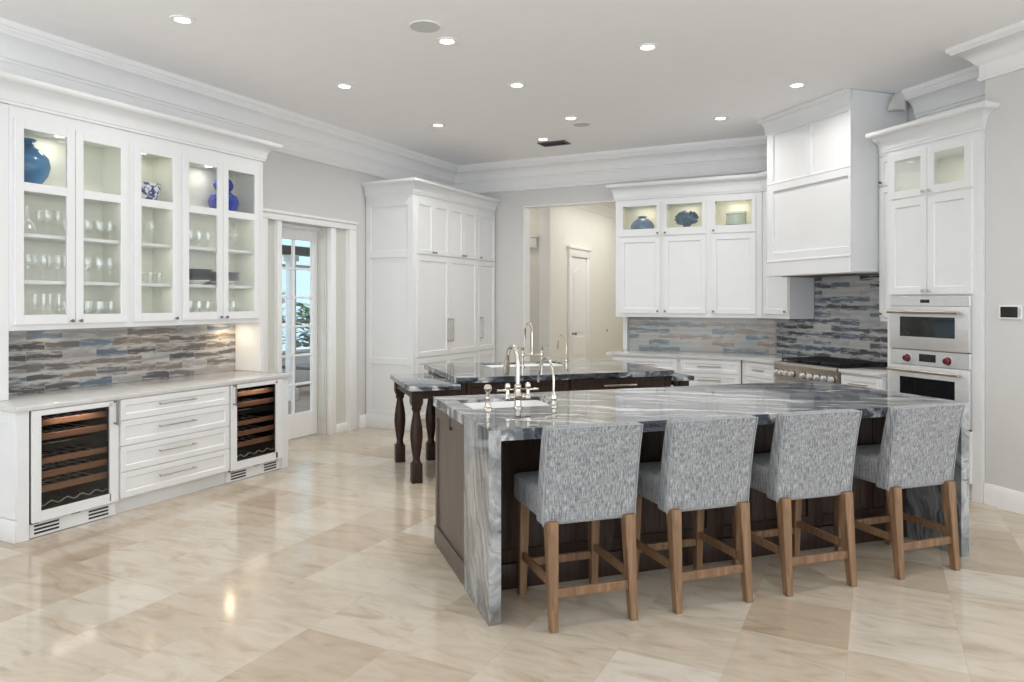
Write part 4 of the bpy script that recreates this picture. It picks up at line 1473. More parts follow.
b = B()
b.box(rx0 + 0.01, rx1 - 0.01, rf + 0.05, 5.74, 0.905, 0.914, 0.003, 1)
t.part('cooktop', b, M['black'])
for k in range(3):
    x0 = rx0 + 0.02 + k * 0.29
    x1 = x0 + 0.28
    b = B()
    for i in range(5):
        x = x0 + 0.01 + i * 0.0625
        b.box(x, x + 0.014, rf + 0.07, 5.72, 0.932, 0.948, 0.003, 1)
    for y in (rf + 0.07, rf + 0.22, rf + 0.38, rf + 0.53, 5.706):
        b.box(x0 + 0.01, x1 - 0.006, y, y + 0.014, 0.928, 0.944, 0.003, 1)
    for x in (x0 + 0.012, x1 - 0.022):
        for y in (rf + 0.075, 5.70):
            b.box(x, x + 0.012, y, y + 0.012, 0.913, 0.93)
    t.part('grate', b, M['black'])
    for y in (rf + 0.2, rf + 0.48):
        b = B()
        b.lathe([(0, 0.913), (0.05, 0.913), (0.05, 0.92), (0.032, 0.922), (0.032, 0.929), (0, 0.931)], (x0 + 0.14, y, 0), 16)
        t.part('burner', b, M['black'])
b = B()
b.box(rx0 + 0.01, rx1 - 0.01, rf + 0.004, rf + 0.03, 0.16, 0.725, 0.005)
d = t.part('oven_door', b, M['rangesteel'])
b = B()
b.tube([(rx0 + 0.06, rf - 0.05, 0.68), (rx1 - 0.06, rf - 0.05, 0.68)], 0.014, 12)
for x in (rx0 + 0.09, rx1 - 0.09):
    b.tube([(x, rf + 0.006, 0.68), (x, rf - 0.05, 0.68)], 0.01, 8)
t.part('handle', b, M['steel'], d)

# ================================================================== narrow cabinet right of the hood, oven tower
t = Thing('upper_cabinet', 'narrow white wall cabinet squeezed between the hood and the oven tower', 'cabinet', RANGE, (-5.21, 5.6, 1.36))
b = B()
b.box(-5.396, -5.054, 5.43, 5.765, 1.36, 2.95)
t.part('carcass', b, M['white'])
for z0, z1, kz in ((1.40, 2.61, 1.43), (2.625, 2.895, 2.655)):
    b = B()
    b.shaker(-5.39, -5.06, z0, z1, 5.41, 0.02, 0.05)
    d = t.part('door', b, M['white'])
    t.part('knob', knob(-5.362, 5.41, kz), M['knob'], d)
b = B()
b.sweep(crown_prof(2.90, 3.08, 0.10), [AB(5.43, 5.394), AB(5.43, 5.054)])
bmesh.ops.rotate(b.bm, verts=b.bm.verts[:], cent=(0, 0, 0), matrix=Matrix.Rotation(R(45), 3, 'Z'))
t.part('crown', b, M['white'])

OF = 5.163
ox0, ox1 = -5.050, -4.150
t = Thing('oven_tower', 'tall white cabinet holding the built-in ovens beside the right wall', 'cabinet', RANGE, (-4.6, 5.47, 0))
b = B()
b.box(ox0, ox0 + 0.05, OF, 5.765, 0, 2.95)
b.box(ox1 - 0.0838, ox1, OF, 5.765, 0, 2.95)
b.box(ox0 + 0.05, ox1 - 0.0838, OF + 0.03, 5.765, 0.10, 0.135)
b.box(ox0 + 0.05, ox1 - 0.0838, OF, 5.765, 1.592, 2.43)
b.box(ox0 + 0.05, ox1 - 0.0838, OF, 5.765, 2.825, 2.95)
b.box(ox0 + 0.05, ox1 - 0.0838, 5.72, 5.765, 2.43, 2.825)
b.box(ox0 + 0.05, ox1 - 0.0838, OF + 0.05, 5.7, 0.0, 0.10)
t.part('carcass', b, M['white'])
b = B()
b.box(ox0 + 0.05, ox1 - 0.0838, 5.70, 5.72, 2.43, 2.825)
t.part('lining', b, M['inside'])
for (a, c, side) in ((-5.018, -4.630, 1), (-4.624, -4.225, -1)):
    b = glazed_frame(a, c, 2.437, 2.828, OF - 0.02, 0.0195, 0.062, [(2.437, 2.50), (2.765, 2.828)])
    d = t.part('door', b, M['white'])
    b = B()
    b.box(a + 0.062, c - 0.062, OF - 0.012, OF - 0.008, 2.50, 2.765)
    t.part('glass_pane', b, M['glass'], d)
    kx = c - 0.025 if side > 0 else a + 0.025
    t.part('knob', knob(kx, OF - 0.02, 2.462), M['nickel'], d)
    b = B()
    b.shaker(a, c, 1.605, 2.420, OF - 0.02, 0.02, 0.062)
    d = t.part('door', b, M['white'])
    t.part('knob', knob(kx, OF - 0.02, 1.635), M['nickel'], d)
b = B()
b.shaker(-5.0, -4.232, 0.13, 0.535, OF - 0.02, 0.02, 0.06)
d = t.part('drawer', b, M['white'])
t.part('handle', pull_h(-4.75, -4.25, OF - 0.02, 0.43, 0.007), M['pull'], d)
b = B()
b.sweep(crown_prof(2.865, 3.045, 0.125), [(ox0, 5.325), (ox0, OF), (ox1, OF), (ox1, OF + 0.022)])
b.box(ox0, ox1, OF, 5.765, 2.95, 3.03)
t.part('crown', b, M['white'])
area_light('tower_light', to_world(RANGE, (-4.63, 5.40, 2.81)), 0.25, 0.7, (1, 0.93, 0.8))

# ovens: two stacked built-in ovens in one unit
t = Thing('wall_oven', 'stainless upper wall oven with a dark window and tubular handle', 'oven', RANGE, (-4.615, 5.4, 1.140))
vx0, vx1 = -4.998, -4.234
b = B()
b.box(vx0, vx1, OF - 0.006, 5.65, 1.142, 1.590)
t.part('body', b, M['steel'])
b = B()
b.box(vx0, vx1, OF - 0.022, OF - 0.006, 1.508, 1.590, 0.003, 1)
cp = t.part('control_strip', b, M['steel'])
b = B()
b.box(-4.69, -4.60, OF - 0.0235, OF - 0.021, 1.535, 1.562)
t.part('display', b, M['blackglass'], cp)
b = B()
b.box(vx0, vx1, OF - 0.034, OF - 0.007, 1.144, 1.503, 0.004)
d = t.part('door', b, M['steel'])
b = B()
b.box(-4.885, -4.355, OF - 0.0355, OF - 0.033, 1.250, 1.418, 0.001, 1)
t.part('window', b, M['blackglass'], d)
b = B()
b.tube([(vx0 + 0.03, OF - 0.085, 1.458), (vx1 - 0.05, OF - 0.085, 1.458)], 0.014, 14)
for x in (vx0 + 0.06, vx1 - 0.08):
    b.tube([(x, OF - 0.033, 1.458), (x, OF - 0.085, 1.458)], 0.011, 10)
t.part('handle', b, M['pull'], d)
t = Thing('wall_oven', 'stainless lower wall oven with red knobs on its control panel', 'oven', RANGE, (-4.615, 5.4, 0.545))
b = B()
b.box(vx0, vx1, OF - 0.006, 5.65, 0.545, 1.138)
t.part('body', b, M['steel'])
b = B()
b.box(vx0, vx1, OF - 0.022, OF - 0.006, 1.012, 1.136, 0.003, 1)
cp = t.part('control_panel', b, M['steel'])
b = B()
b.box(-4.70, -4.54, OF - 0.0235, OF - 0.021, 1.045, 1.108)
t.part('display', b, M['blackglass'], cp)
for x in (-4.815, -4.425):
    b = B()
    b.lathe([(0, 0), (0.034, 0), (0.034, -0.006), (0.026, -0.010), (0.025, -0.034), (0.020, -0.040), (0, -0.040)], (x, OF - 0.021, 1.067), 18, 'Y')
    kb = t.part('knob', b, M['red'], cp, 'red control knob')
    b = B()
    b.lathe([(0.034, 0.001), (0.040, 0.0), (0.040, -0.004), (0.034, -0.005)], (x, OF - 0.021, 1.067), 18, 'Y')
    kk = b.finish('knob_ring', M['steel'], t.off)
    kk.parent = cp
b = B()
b.box(vx0, vx1, OF - 0.034, OF - 0.007, 0.55, 1.006, 0.004)
d = t.part('door', b, M['steel'])
b = B()
b.box(-4.885, -4.355, OF - 0.0355, OF - 0.033, 0.72, 0.908, 0.001, 1)
t.part('window', b, M['blackglass'], d)
b = B()
b.tube([(vx0 + 0.03, OF - 0.085, 0.965), (vx1 - 0.05, OF - 0.085, 0.965)], 0.014, 14)
for x in (vx0 + 0.06, vx1 - 0.08):
    b.tube([(x, OF - 0.033, 0.965), (x, OF - 0.085, 0.965)], 0.011, 10)
t.part('handle', b, M['pull'], d)

t = Thing('thermostat', 'small black screen control panel in a white frame on the right wall', 'control panel', RANGE, (-3.940, AW, 1.415))
b = B()
b.box(-4.028, -3.852, AW - 0.014, AW - 0.0005, 1.415, 1.520, 0.003, 1)
t.part('frame', b, M['switch'])
b = B()
b.box(-4.012, -3.880, AW - 0.0155, AW - 0.013, 1.428, 1.507)
t.part('screen', b, M['blackglass'])
b = B()
b.box(-3.874, -3.858, AW - 0.0155, AW - 0.013, 1.436, 1.499, 0.001, 1)
t.part('button_strip', b, M['paleplate'])

# ================================================================== ISLANDS (x = a, y = b)
def slab_with_hole(b, x0, x1, y0, y1, z0, z1, hx0, hx1, hy0, hy1):
    """Stone slab with a rectangular cut-out as one connected mesh."""
    bm = b.bm
    xs, ys = [x0, hx0, hx1, x1], [y0, hy0, hy1, y1]
    top = [[bm.verts.new((x, y, z1)) for y in ys] for x in xs]
    bot = [[bm.verts.new((x, y, z0)) for y in ys] for x in xs]
    for i in range(3):
        for j in range(3):
            if i == 1 and j == 1:
                continue
            bm.faces.new([top[i][j], top[i + 1][j], top[i + 1][j + 1], top[i][j + 1]])
            bm.faces.new([bot[i][j], bot[i][j + 1], bot[i + 1][j + 1], bot[i + 1][j]])
    def side(p, q):
        bm.faces.new([top[p[0]][p[1]], bot[p[0]][p[1]], bot[q[0]][q[1]], top[q[0]][q[1]]])
    for k in range(3):
        side((k, 0), (k + 1, 0)); side((k, 3), (k + 1, 3)); side((0, k), (0, k + 1)); side((3, k), (3, k + 1))
    side((1, 1), (2, 1)); side((1, 2), (2, 2)); side((1, 1), (1, 2)); side((2, 1), (2, 2))


def stone_top(b, x0, x1, y0, y1, z, edge, hole):
    """Thin slab with a sink cut-out and a built-up edge all round."""
    slab_with_hole(b, x0, x1, y0, y1, z - 0.02, z, *hole)
    zb = z - edge
    b.box(x0, x1, y0, y0 + 0.035, zb, z - 0.0202)
    b.box(x0, x1, y1 - 0.035, y1, zb, z - 0.0202)
    b.box(x0, x0 + 0.035, y0 + 0.035, y1 - 0.035, zb, z - 0.0202)
    b.box(x1 - 0.035, x1, y0 + 0.035, y1 - 0.035, zb, z - 0.0202)


def basin(b, x0, x1, y0, y1, zt, depth, w=0.012):
    """Open sink bowl with walls."""
    bm = b.bm
    r = 0.03
    def rect(d, z):
        return [bm.verts.new(p) for p in ((x0 + d, y0 + d, z), (x1 - d, y0 + d, z), (x1 - d, y1 - d, z), (x0 + d, y1 - d, z))]
    seq = [rect(w + 0.03, zt - depth + 0.001), rect(w + 0.01, zt - depth + 0.02), rect(w, zt), rect(0, zt), rect(0, zt - depth - w)]
    for a, c in zip(seq, seq[1:]):
        for i in range(4):
            bm.faces.new([a[i], a[(i + 1) % 4], c[(i + 1) % 4], c[i]])
    bm.faces.new(seq[0])
    bm.faces.new(seq[-1])


def arc_pts(c, r, a0, a1, n, ydir=1.0):
    """Arc in the y-z plane around c=(x,y,z)."""
    return [(c[0], c[1] + ydir * r * math.cos(a0 + (a1 - a0) * k / n), c[2] + r * math.sin(a0 + (a1 - a0) * k / n)) for k in range(n + 1)]


# ---- first island
A0, A1, B0, B1, ZT = 0.98, 4.015, 3.318, 4.60, 0.933
SK1 = (1.085, 1.615, 4.00, 4.385)
t = Thing('island_worktop', 'veined blue grey stone top of the seating island with waterfall ends', 'worktop', ISLE, (2.5, 4.0, 0))
b = B()
stone_top(b, A0, A1, B0, B1, ZT, 0.055, SK1)
t.part('stone_slab', b, M['stone'])
for x0, x1 in ((A0, A0 + 0.058), (A1 - 0.058, A1)):
    b = B()
    b.box(x0 - (0.003 if x0 == A0 else 0), x1 + (0 if x0 == A0 else 0.003), B0 - 0.003, 3.785, 0.0, ZT - 0.0555)
    xo = A0 - 0.003 if x0 == A0 else A1 + 0.001
    b.box(xo, xo + 0.002, B0 - 0.003, 3.785, ZT - 0.0555, ZT - 0.0008)
    b.box(x0 - (0.001 if x0 == A0 else 0), x1 + (0 if x0 == A0 else 0.001), B0 - 0.003, B0 - 0.001, ZT - 0.0555, ZT - 0.0008)
    t.part('waterfall_panel', b, M['stoneside'])
t = Thing('kitchen_island', 'dark wood base cabinet of the seating island', 'cabinet', ISLE, (2.5, 4.15, 0))
b = B()
cx0, cx1, cy0, cy1 = A0 + 0.062, A1 - 0.062, 3.725, B1 - 0.035
b.box(cx0, cx1, cy0, 3.80, 0.0, ZT - 0.056)
b.box(A0 + 0.022, A1 - 0.022, 3.80, cy1, 0.10, ZT - 0.30)
b.box(A0 + 0.022, A1 - 0.022, 3.80, SK1[2] - 0.03, ZT - 0.30, ZT - 0.056)
b.box(A0 + 0.022, A1 - 0.022, SK1[3] + 0.03, cy1, ZT - 0.30, ZT - 0.056)
b.box(SK1[1] + 0.03, A1 - 0.022, SK1[2] - 0.03, SK1[3] + 0.03, ZT - 0.30, ZT - 0.056)
b.box(A0 + 0.022, SK1[0] - 0.03, SK1[2] - 0.03, SK1[3] + 0.03, ZT - 0.30, ZT - 0.056)
b.box(A0 + 0.05, A1 - 0.05, 3.80, cy1 - 0.05, 0.0, 0.10)
t.part('carcass', b, M['dark'])
b = B()
n = 4
wdt = (cx1 - cx0) / n
for k in range(n):
    xa, xb_ = cx0 + k * wdt, cx0 + (k + 1) * wdt
    for (p, q, z0, z1) in ((xa, xa + 0.06, 0.14, 0.87), (xb_ - 0.06, xb_, 0.14, 0.87), (xa + 0.06, xb_ - 0.06, 0.14, 0.21), (xa + 0.06, xb_ - 0.06, 0.80, 0.87)):
        b.box(p, q, cy0 - 0.013, cy0 + 0.001, z0, z1, 0.002, 1)
    for j in range(1, 6):
        xg = xa + 0.06 + j * (wdt - 0.12) / 6
        b.box(xg - 0.006, xg + 0.006, cy0 - 0.004, cy0 + 0.001, 0.21, 0.80)
b.box(cx0, cx1, cy0 - 0.018, cy0 + 0.001, 0.0, 0.135, 0.004)
t.part('seating_panel', b, M['dark'])
for sx, nm in ((0, 'end_panel'), (1, 'end_panel')):
    b = B()
    e = A0 + 0.008 if sx == 0 else A1 - 0.008
    def bx(y0, y1, z0, z1, d0, d1, bev=0.002):
        xa, xb_ = (e + d0, e + d1) if sx == 0 else (e - d1, e - d0)
        b.box(xa, xb_, y0, y1, z0, z1, bev, 1)
    bx(3.786, cy1, 0.0, ZT - 0.057, 0.009, 0.022)
    bx(3.786, 3.84, 0.12, ZT - 0.058, 0.0, 0.010)
    bx(cy1 - 0.055, cy1, 0.12, ZT - 0.058, 0.0, 0.010)
    bx(3.84, cy1 - 0.055, ZT - 0.12, ZT - 0.058, 0.0, 0.010)
    bx(3.786, cy1 + 0.006, 0.0, 0.118, -0.006, 0.010, 0.004)
    ep = t.part(nm, b, M['litwood'], None, 'dark wood panelled end, painted in a lit tone' if sx == 0 else None)
    if sx == 0:
        b = B()
        bx2 = B()
        bx2.box(e - 0.004, e + 0.012, 4.155, 4.185, 0.79, 0.858, 0.002, 1)
        t.part('outlet', bx2, M['black'], ep)
        b.bm.free()
b = B()
for k in range(4):
    xa = cx0 + k * wdt
    b.shaker(xa + 0.01, xa + wdt - 0.01, 0.12, 0.68, 0, 0.02, 0.06)
    b.shaker(xa + 0.01, xa + wdt - 0.01, 0.69, 0.865, 0, 0.02, 0.04)
bmesh.ops.transform(b.bm, matrix=Matrix(((1, 0, 0, 0), (0, -1, 0, cy1 + 0.02), (0, 0, 1, 0), (0, 0, 0, 1))), verts=b.bm.verts[:])
t.part('door_fronts', b, M['dark'])

t = Thing('sink', 'small white undermount sink in the seating island', 'sink', ISLE, (1.33, 4.2, 0.70))
b = B()
basin(b, SK1[0] - 0.012, SK1[1] + 0.012, SK1[2] - 0.012, SK1[3] + 0.012, ZT - 0.0205, 0.236)
t.part('bowl', b, M['porcelain'])
b = B()
b.lathe([(0, ZT - 0.255), (0.04, ZT - 0.255), (0.042, ZT - 0.2535), (0, ZT - 0.2530)], (1.33, 4.2, 0), 18)
t.part('drain', b, M['nickel'])


def bridge_faucet_post(t, x, y, z, big=True):
    pass


# prep faucet on the first island: single column, bridge with two lever valves, sprayhead spout
t = Thing('kitchen_faucet', 'polished nickel bridge faucet with gooseneck spout on the seating island', 'faucet', ISLE, (1.343, 3.965, ZT))
fx, fy = 1.343, 3.965
b = B()
b.lathe([(0, ZT), (0.028, ZT), (0.028, ZT + 0.006), (0.021, ZT + 0.014), (0.018, ZT + 0.045), (0.026, ZT + 0.055), (0.028, ZT + 0.072), (0.020, ZT + 0.085), (0.016, ZT + 0.11), (0.021, ZT + 0.118), (0.021, ZT + 0.128), (0.014, ZT + 0.14), (0, ZT + 0.14)], (fx, fy, 0), 20)
bd = t.part('column', b, M['nickel'])
b = B()
pts = [(fx, fy, ZT + 0.13), (fx, fy, ZT + 0.25)] + arc_pts((fx, fy + 0.10, ZT + 0.25), 0.10, PI, 0.35, 12)[1:] + [(fx, fy + 0.215, ZT + 0.245)]
pts[-1] = (fx, fy + 0.205, ZT + 0.245)
b.tube(pts, [0.0125] * len(pts), 14)
sp = t.part('spout', b, M['nickel'])
b = B()
b.tube([(fx, fy + 0.200, ZT + 0.262), (fx, fy + 0.212, ZT + 0.235), (fx, fy + 0.222, ZT + 0.19), (fx, fy + 0.226, ZT + 0.165)], [0.014, 0.019, 0.021, 0.017], 14)
t.part('spray_head', b, M['nickel'], sp)
b = B()
b.tube([(fx - 0.075, fy, ZT + 0.062), (fx + 0.075, fy, ZT + 0.062)], 0.011, 12)
t.part('bridge', b, M['nickel'])
for s in (-1, 1):
    b = B()
    x = fx + s * 0.062
    b.lathe([(0.013, ZT + 0.05), (0.018, ZT + 0.056), (0.018, ZT + 0.072), (0.012, ZT + 0.08), (0.011, ZT + 0.108), (0.016, ZT + 0.115), (0.018, ZT + 0.128), (0.013, ZT + 0.142), (0, ZT + 0.146)], (x, fy, 0), 16)
    v = t.part('valve', b, M['nickel'])
    b = B()
    b.tube([(x, fy, ZT + 0.102), (x + s * 0.05, fy, ZT + 0.104), (x + s * 0.062, fy, ZT + 0.104)], [0.005, 0.005, 0.009], 10)
    t.part('lever', b, M['nickel'], v)
t = Thing('soap_dispenser', 'nickel pump with a ball top left of the seating island faucet', 'soap dispenser', ISLE, (1.162, 3.962, ZT))
b = B()
sx_, sy_ = 1.162, 3.962
b.lathe([(0, ZT), (0.026, ZT), (0.026, ZT + 0.008), (0.017, ZT + 0.018), (0.013, ZT + 0.05), (0.016, ZT + 0.058), (0.016, ZT + 0.066), (0.010, ZT + 0.074), (0.013, ZT + 0.10), (0, ZT + 0.101)], (sx_, sy_, 0), 18)
t.part('base', b, M['nickel'])
b = B()
b.lathe([(0.010, ZT + 0.098), (0.018, ZT + 0.104), (0.024, ZT + 0.120), (0.020, ZT + 0.134), (0.012, ZT + 0.142), (0, ZT + 0.144)], (sx_, sy_, 0), 18)
b.tube([(sx_, sy_, ZT + 0.122), (sx_, sy_ + 0.055, ZT + 0.118)], 0.006, 10)
t.part('pump_head', b, M['nickel'])


def filter_faucet(x, y, z, label, h, r):
    t = Thing('filter_faucet', label, 'faucet', ISLE, (x, y, z))
    b = B()
    b.lathe([(0, z), (0.024, z), (0.024, z + 0.006), (0.015, z + 0.014), (0.014, z + 0.035), (0.021, z + 0.045), (0.021, z + 0.06), (0.014, z + 0.075), (0.008, z + 0.09), (0, z + 0.09)], (x, y, 0), 16)
    t.part('base', b, M['nickel'])
    b = B()
    pts = [(x, y, z + 0.08), (x, y, z + h)] + arc_pts((x, y + r, z + h), r, PI, 0.15, 12)[1:] + [(x, y + 2 * r + 0.008, z + h - 0.035)]
    b.tube(pts, 0.0075, 12)
    t.part('spout', b, M['nickel'])
    b = B()
    b.tube([(x, y, z + 0.052), (x - 0.05, y, z + 0.055), (x - 0.06, y, z + 0.07)], [0.007, 0.006, 0.009], 10)
    t.part('lever', b, M['nickel'])


filter_faucet(1.561, 3.955, ZT, 'slim nickel gooseneck filter tap on the seating island', 0.150, 0.125)

# ---- second island
Z2 = 0.885
ZL = 0.835
M0, M1, N0, N1 = 1.515, 3.645, 6.10, 7.55
SK2 = (2.08, 2.95, 6.95, 7.43)
t = Thing('island_worktop', 'raised blue grey stone top of the rear work island', 'worktop', ISLE, (2.6, 6.8, 0.835))
b = B()
stone_top(b, M0, M1, N0, N1, Z2, 0.05, SK2)
t.part('stone_slab', b, M['stone2'])
t = Thing('kitchen_island', 'dark wood base of the rear work island with front drawers', 'cabinet', ISLE, (2.6, 6.8, 0))
b = B()
b.box(1.62, 3.55, 6.19, 7.48, 0.08, 0.56)
b.box(1.55, 3.612, 6.15, SK2[2] - 0.03, 0.56, 0.834)
b.box(1.55, SK2[0] - 0.03, SK2[2] - 0.03, 7.51, 0.56, 0.834)
b.box(SK2[1] + 0.03, 3.612, SK2[2] - 0.03, 7.51, 0.56, 0.834)
b.box(SK2[0] - 0.03, SK2[1] + 0.03, SK2[3] + 0.03, 7.51, 0.56, 0.834)
b.box(1.66, 3.51, 6.23, 7.44, 0.0, 0.08)
t.part('carcass', b, M['dark'])
for x0, x1 in ((1.535, 1.60), (3.565, 3.628)):
    b = B()
    b.box(x0, x1, 6.125, 6.19, 0.0, 0.834, 0.004, 1)
    t.part('corner_post', b, M['dark'])
for x0, x1 in ((1.61, 2.57), (2.59, 3.558)):
    b = B()
    b.shaker(x0, x1, 0.665, 0.826, 6.13, 0.02, 0.03, 0.006)
    d = t.part('drawer', b, M['dark'])
    c = (x0 + x1) / 2
    t.part('handle', pull_h(c - 0.17, c + 0.17, 6.13, 0.765, 0.009), M['nickel'], d)
for x0, x1 in ((1.63, 2.60), (2.61, 3.54)):
    b = B()
    b.shaker(x0, x1, 0.10, 0.55, 6.17, 0.02, 0.06)
    t.part('door', b, M['dark'])

LEG = [(0.030, 0.185), (0.034, 0.20), (0.028, 0.215), (0.032, 0.235), (0.042, 0.30), (0.052, 0.40), (0.050, 0.47), (0.038, 0.55), (0.026, 0.605), (0.024, 0.625), (0.032, 0.64), (0.036, 0.65), (0.030, 0.66)]


def turned_leg(x, y):
    b = B()
    b.box(x - 0.046, x + 0.046, y - 0.046, y + 0.046, 0.0, 0.165, 0.004)
    prof = [(0, 0.15), (0.040, 0.15), (0.042, 0.17), (0.034, 0.182), (0.030, 0.20), (0.034, 0.23), (0.046, 0.30), (0.055, 0.39), (0.053, 0.45), (0.043, 0.52), (0.032, 0.58), (0.030, 0.605), (0.040, 0.62), (0.043, 0.635), (0.036, 0.645), (0.040, 0.66), (0, 0.66)]
    b.lathe(prof, (x, y, 0), 20)
    b.hexa([(x - 0.034, y - 0.034, 0.64), (x + 0.034, y - 0.034, 0.64), (x + 0.034, y + 0.034, 0.64), (x - 0.034, y + 0.034, 0.64)],
           [(x - 0.05, y - 0.05, 0.68), (x + 0.05, y - 0.05, 0.68), (x + 0.05, y + 0.05, 0.68), (x - 0.05, y + 0.05, 0.68)])
    b.box(x - 0.050, x + 0.050, y - 0.050, y + 0.050, 0.68, ZL - 0.046, 0.003, 1)
    return b


for (x0, x1, lab, lx) in ((1.085, 1.530, 'low stone topped table on turned dark legs, nearest the glazed door', (1.165, 1.47)),
                          (3.632, 3.832, 'low dark table with stone top at the range end of the rear island', (3.757,))):
    t = Thing('side_table', lab, 'table', ISLE, ((x0 + x1) / 2, 6.56, 0), 'low tables at the ends of the rear island')
    y0, y1 = 6.045, 7.09
    b = B()
    b.box(x0, x1, y0, y1, ZL - 0.046, ZL - 0.002, 0.003)
    t.part('stone_top', b, M['stone2'])
    b = B()
    r0, r1 = lx[0], lx[-1]
    if len(lx) == 1:
        r0, r1 = x0 + 0.02, lx[0]
    yb0, yb1 = 6.145, 6.99
    b.box(r0, r1, yb0 - 0.035, yb0 - 0.015, ZL - 0.12, ZL - 0.047)
    b.box(r0, r1, yb1 + 0.015, yb1 + 0.035, ZL - 0.12, ZL - 0.047)
    b.box(lx[0] - 0.035 if len(lx) > 1 else lx[0] + 0.015, lx[0] - 0.015 if len(lx) > 1 else lx[0] + 0.035, yb0, yb1, ZL - 0.12, ZL - 0.047)
    t.part('apron', b, M['dark'])
    for x in lx:
        for y in (yb0, yb1):
            t.part('leg', turned_leg(x, y), M['dark'])

t = Thing('sink', 'long white undermount sink in the rear work island', 'sink', ISLE, (2.53, 7.15, 0.60))
b = B()
basin(b, SK2[0] - 0.012, SK2[1] + 0.012, SK2[2] - 0.012, SK2[3] + 0.012, Z2 - 0.0205, 0.24)
t.part('bowl', b, M['porcelain'])
b = B()
b.lathe([(0, Z2 - 0.2595), (0.045, Z2 - 0.2595), (0.047, Z2 - 0.258), (0, Z2 - 0.2575)], (2.53, 7.15, 0), 18)
t.part('drain', b, M['nickel'])
t = Thing('bridge_faucet', 'nickel bridge faucet with a tall gooseneck on the rear work island', 'faucet', ISLE, (2.49, 6.90, Z2))
fx, fy, z = 2.490, 6.90, Z2
for s in (-1, 1):
    b = B()
    x = fx + s * 0.102
    b.lathe([(0, z), (0.026, z), (0.026, z + 0.008), (0.015, z + 0.016), (0.013, z + 0.10), (0.020, z + 0.11), (0.021, z + 0.135), (0.013, z + 0.15), (0.013, z + 0.175), (0.017, z + 0.182), (0.017, z + 0.20), (0, z + 0.205)], (x, fy, 0), 16)
    v = t.part('valve', b, M['nickel'])
    b = B()
    b.tube([(x, fy, z + 0.195), (x + s * 0.05, fy, z + 0.198), (x + s * 0.07, fy, z + 0.198)], [0.006, 0.006, 0.009], 10)
    t.part('lever', b, M['nickel'], v)
b = B()
b.tube([(fx - 0.102, fy, z + 0.122), (fx + 0.102, fy, z + 0.122)], 0.011, 12)
b.lathe([(0.011, z + 0.11), (0.022, z + 0.115), (0.024, z + 0.13), (0.018, z + 0.15), (0.013, z + 0.165)], (fx, fy, 0), 16)
t.part('bridge', b, M['nickel'])
b = B()
pts = [(fx, fy, z + 0.14), (fx, fy, z + 0.33)] + arc_pts((fx, fy + 0.11, z + 0.33), 0.11, PI, 0.1, 14)[1:] + [(fx, fy + 0.222, z + 0.275)]
b.tube(pts, [0.0125] * (len(pts) - 1) + [0.014], 14)
t.part('spout', b, M['nickel'])
filter_faucet(2.862, 6.90, Z2, 'slim nickel gooseneck filter tap on the rear work island', 0.195, 0.115)

